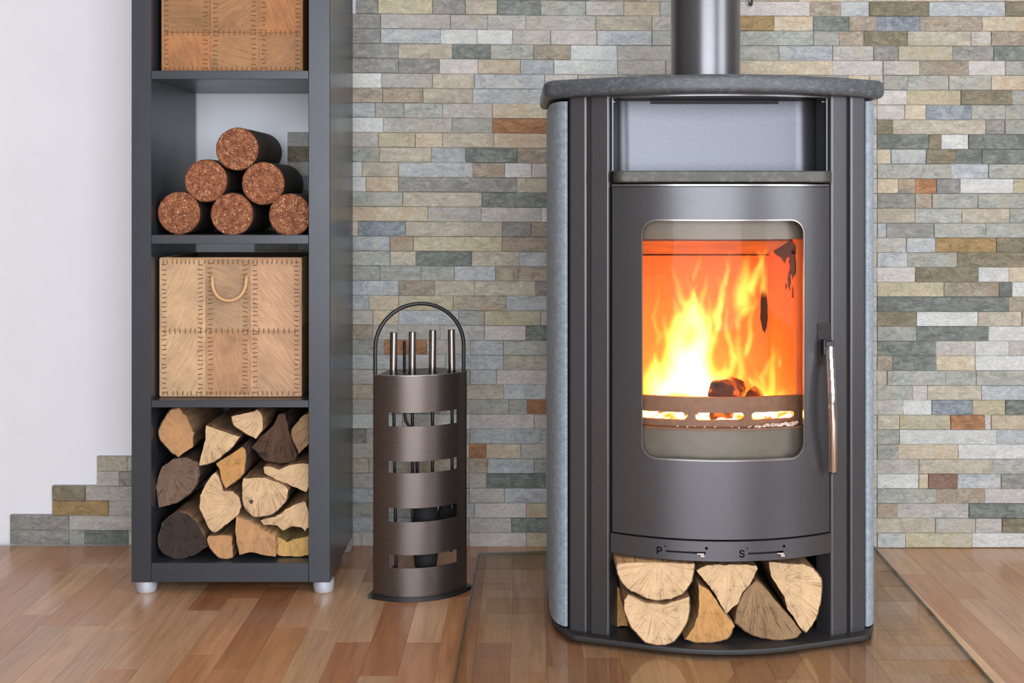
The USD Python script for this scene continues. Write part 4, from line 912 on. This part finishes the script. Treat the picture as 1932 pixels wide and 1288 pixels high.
def burning(label, p, d, ln, yaw, tip, seed):
    q = np.array([P(x, y, d) for x, y in p]); r_ = np.random.RandomState(seed); n = len(q)
    rings = []
    dirv = np.array([math.sin(yaw), math.cos(yaw), tip])
    for j, t in enumerate(np.linspace(0, ln, 6)):
        rings.append(q + dirv * t + r_.uniform(-.002, .002, q.shape))
    V = np.vstack(rings + [[q.mean(0)], [q.mean(0) + dirv * ln]]); f = []
    for j in range(5):
        for i in range(n):
            k = (i + 1) % n; f += [(j * n + i, j * n + k, (j + 1) * n + k), (j * n + i, (j + 1) * n + k, (j + 1) * n + i)]
    for i in range(n):
        k = (i + 1) % n; f += [(6 * n, k, i), (6 * n + 1, 5 * n + i, 5 * n + k)]
    m = trimesh.Trimesh(V, np.array(f), process=False); m.fix_normals()
    g = obj('burning_log', m, MAT['charred_wood'], None, 40); tag(g, label, 'log')
burning('black and red half-burnt log in the flames, right of centre', [(1340, 790), (1336, 740), (1342, 722), (1365, 720), (1388, 730), (1394, 742), (1386, 760), (1380, 790)], 2.475, .13, 0.3, -0.06, 1)
burning('charred log glowing red beside the darkest one in the flames', [(1402, 790), (1403, 752), (1410, 741), (1422, 748), (1430, 762), (1428, 790)], 2.487, .11, 0.3, 0.0, 2)
burning('pale burning log buried in the brightest flames at the left', [(1240, 790), (1244, 758), (1262, 748), (1290, 748), (1312, 760), (1318, 790)], 2.50, .15, 0.2, 0.0, 3)
# ------------------------------------------------------------------ fireplace tool stand
HC = np.array([-0.204, 2.742]); ch = np.array([0.2020, 0.0590]); ch /= np.linalg.norm(ch); hn = np.array([ch[1], -ch[0]])
HR, HS = 0.135, 0.05
def harc(th, r=HR): return HC + ch * r * math.sin(th) + hn * (r * math.cos(th) - (HR - HS))
thm = math.asin(0.1035 / HR)
stand = thing('tool_stand', 'curved steel fireplace tool stand with slots and black hoop handle', 'tool stand', (HC[0], HC[1], 0))
HZ0, HZ1 = 0.009, 0.481
hs = [(0.4025, 0.373), (0.2985, 0.2735), (0.1985, 0.169), (0.0985, 0.0705)]
poly = sbox(-thm, HZ0, thm, HZ1)
for a, b in hs: poly = poly.difference(sbox(-0.60, b, 0.60, a))
m = to_tm(m3.Manifold.extrude(m3.CrossSection([np.array(poly.exterior.coords)[:-1]] + [np.array(i.coords)[:-1] for i in poly.interiors], m3.FillRule.EvenOdd), 0.0025).refine_to_length(0.04))
def hmap(v):
    out = []
    for th, z, t in v:
        q = harc(th, HR - t); out.append((q[0], q[1], z))
    return np.array(out)
obj('front_panel', trimesh.Trimesh(hmap(m.vertices), m.faces, process=False), MAT['holder_steel'], stand, 30, label='curved steel front with four slots')
rim = [np.append(harc(t, HR - .001), HZ1) for t in np.linspace(-thm, thm, 33)]
obj('top_rim', tube(rim, 0.0016, 6), MAT['stove_edge'], stand, 60)
def dpoly(grow, depth):
    front = [harc(t, HR + grow) for t in np.linspace(-thm, thm, 33)]
    a, b = front[-1] + ch * grow, front[0] - ch * grow
    return Polygon([tuple(p) for p in front] + [tuple(a), tuple(a - hn * depth - ch * .03), tuple(b - hn * depth + ch * .045), tuple(b)])
obj('base_plate', prism(dpoly(0.0075, 0.085), 0.0005, HZ0), MAT['black_iron'], stand, 30)
tools = []
TP = [(743, 627, 708, 2.742), (778, 626, 707, 2.752), (816.5, 623, 705, 2.758), (851.5, 622, 702, 2.768)]
tl = dpoly(-0.004, 0.085)
for px, y0, y1, d in TP:
    q = P(px, y1, d); tl = tl.difference(Point(q[0], q[1]).buffer(0.0105))
q = P(763, 700, TP[1][3] + .03); tl = tl.difference(Point(q[0], q[1]).buffer(0.006))
obj('top_plate', prism(tl, 0.474, 0.4785), MAT['black_iron'], stand, 30, label='black top plate holding the tools')
e0, e1 = HC - ch * 0.0985 - hn * 0.006, HC + ch * 0.0985 - hn * 0.006
hp = [(e0[0], e0[1], z) for z in (0.012, 0.15, 0.3, 0.45, 0.52)]
for k in range(0, 25):
    a = math.pi * k / 24; c_ = (e0 + e1) / 2 - ch * 0.0985 * math.cos(a); hp.append((c_[0], c_[1], 0.537 + 0.094 * math.sin(a)))
hp += [(e1[0], e1[1], z) for z in (0.52, 0.45, 0.3, 0.15, 0.012)]
obj('hoop_handle', tube(hp, 0.0043, 12), MAT['black_iron'], stand, 60, label='black hoop handle')
def tool(name, label, c, i, shaft_end, extra):
    px, y0, y1, d = TP[i]
    top, bot = P(px, y0, d), P(px + (0 if i < 2 else 1.5), y1, d); bot = P(px + (-0.5, 0.0, -0.5, 1.5)[i], y1, d)
    t = thing(name, label, c, (bot[0], bot[1], shaft_end))
    obj('handle', cat([tube([bot, top], 0.0079, 20), tube([top, top + (top - bot) * .012], [0.0079, 0.0068], 20)]), MAT['brushed_steel'], t, 40, label='brushed steel tube handle')
    sx = P((748, 779, 816, 853)[i], 790, d)
    obj('shaft', tube([bot + (0, 0, .005), (bot[0], bot[1], .44), (sx[0], sx[1], shaft_end)], 0.0036, 10), MAT['black_iron'], t, 40)
    for nm, ms, mt in extra(bot, d): obj(nm, ms, MAT[mt], t, 40)
tool('fire_poker', 'fire poker with steel handle, leftmost of the four tools in the stand', 'poker', 0, 0.03, lambda b, d: [('hook', tube([(b[0] + .004, b[1], .06), (b[0] - .01, b[1] + .008, .045), (b[0] - .018, b[1] + .014, .052)], 0.0035, 8), 'black_iron')])
def tongs(b, d):
    pts = [P(763, 643, d + .03), P(763, 700, d + .03), P(763, 775, d + .03), P(766, 795, d + .028), P(775, 808, d + .02), P(786, 860, d + .02), P(790, 960, d + .02)]
    return [('second_arm', tube(pts, 0.0034, 8), 'black_iron')]
tool('fire_tongs', 'black fire tongs with a second thin arm, beside the poker', 'tongs', 1, 0.09, tongs)
def brush(b, d):
    c_ = P(803, 1000, d); 
    return [('brush_head', lathe([(0, .055), (0.024, .055), (0.027, .08), (0.0265, .19), (0.012, .205), (0, .206)], c_[0], c_[1], 20), 'brush_black')]
tool('hearth_brush', 'hearth brush with black bristle head low in the stand', 'brush', 2, 0.2, brush)
def shovel(b, d):
    q0 = P(846, 1010, d); 
    sh_ = to_tm(m3.Manifold.hull_points(np.array([(-.028, 0, 0), (.028, 0, 0), (.028, .004, 0), (-.028, .004, 0), (-.022, 0, .11), (.022, 0, .11), (.022, .004, .11), (-.022, .004, .11)])))
    rim_ = cat([bbox(-.028, -.026, -.012, .002, 0, .10, .0006), bbox(.026, .028, -.012, .002, 0, .10, .0006)])
    mm = cat([sh_, rim_]); mm.apply_transform(trimesh.transformations.rotation_matrix(0.5, (0, 0, 1)) @ trimesh.transformations.rotation_matrix(0.32, (0, 1, 0))); mm.apply_translation((b[0] - .030, b[1] + .018, .085))
    return [('shovel_blade', mm, 'black_iron')]
tool('ash_shovel', 'small black ash shovel with steel handle, rightmost tool in the stand', 'shovel', 3, 0.18, shovel)

# ------------------------------------------------------------------ hook on the wall
q = lambda px, py: P(px, py, wall_d(px) - 0.012)
hk = obj('wall_hook', tube([q(1419, -60), q(1419, -20), q(1419, 2), q(1418.5, 8), q(1416.5, 11), q(1414.5, 9), q(1414, 4)], 0.0022, 8), MAT['hook_metal'], None, 60)
tag(hk, 'small dark wire hook hanging on the stone wall right of the flue', 'hook')
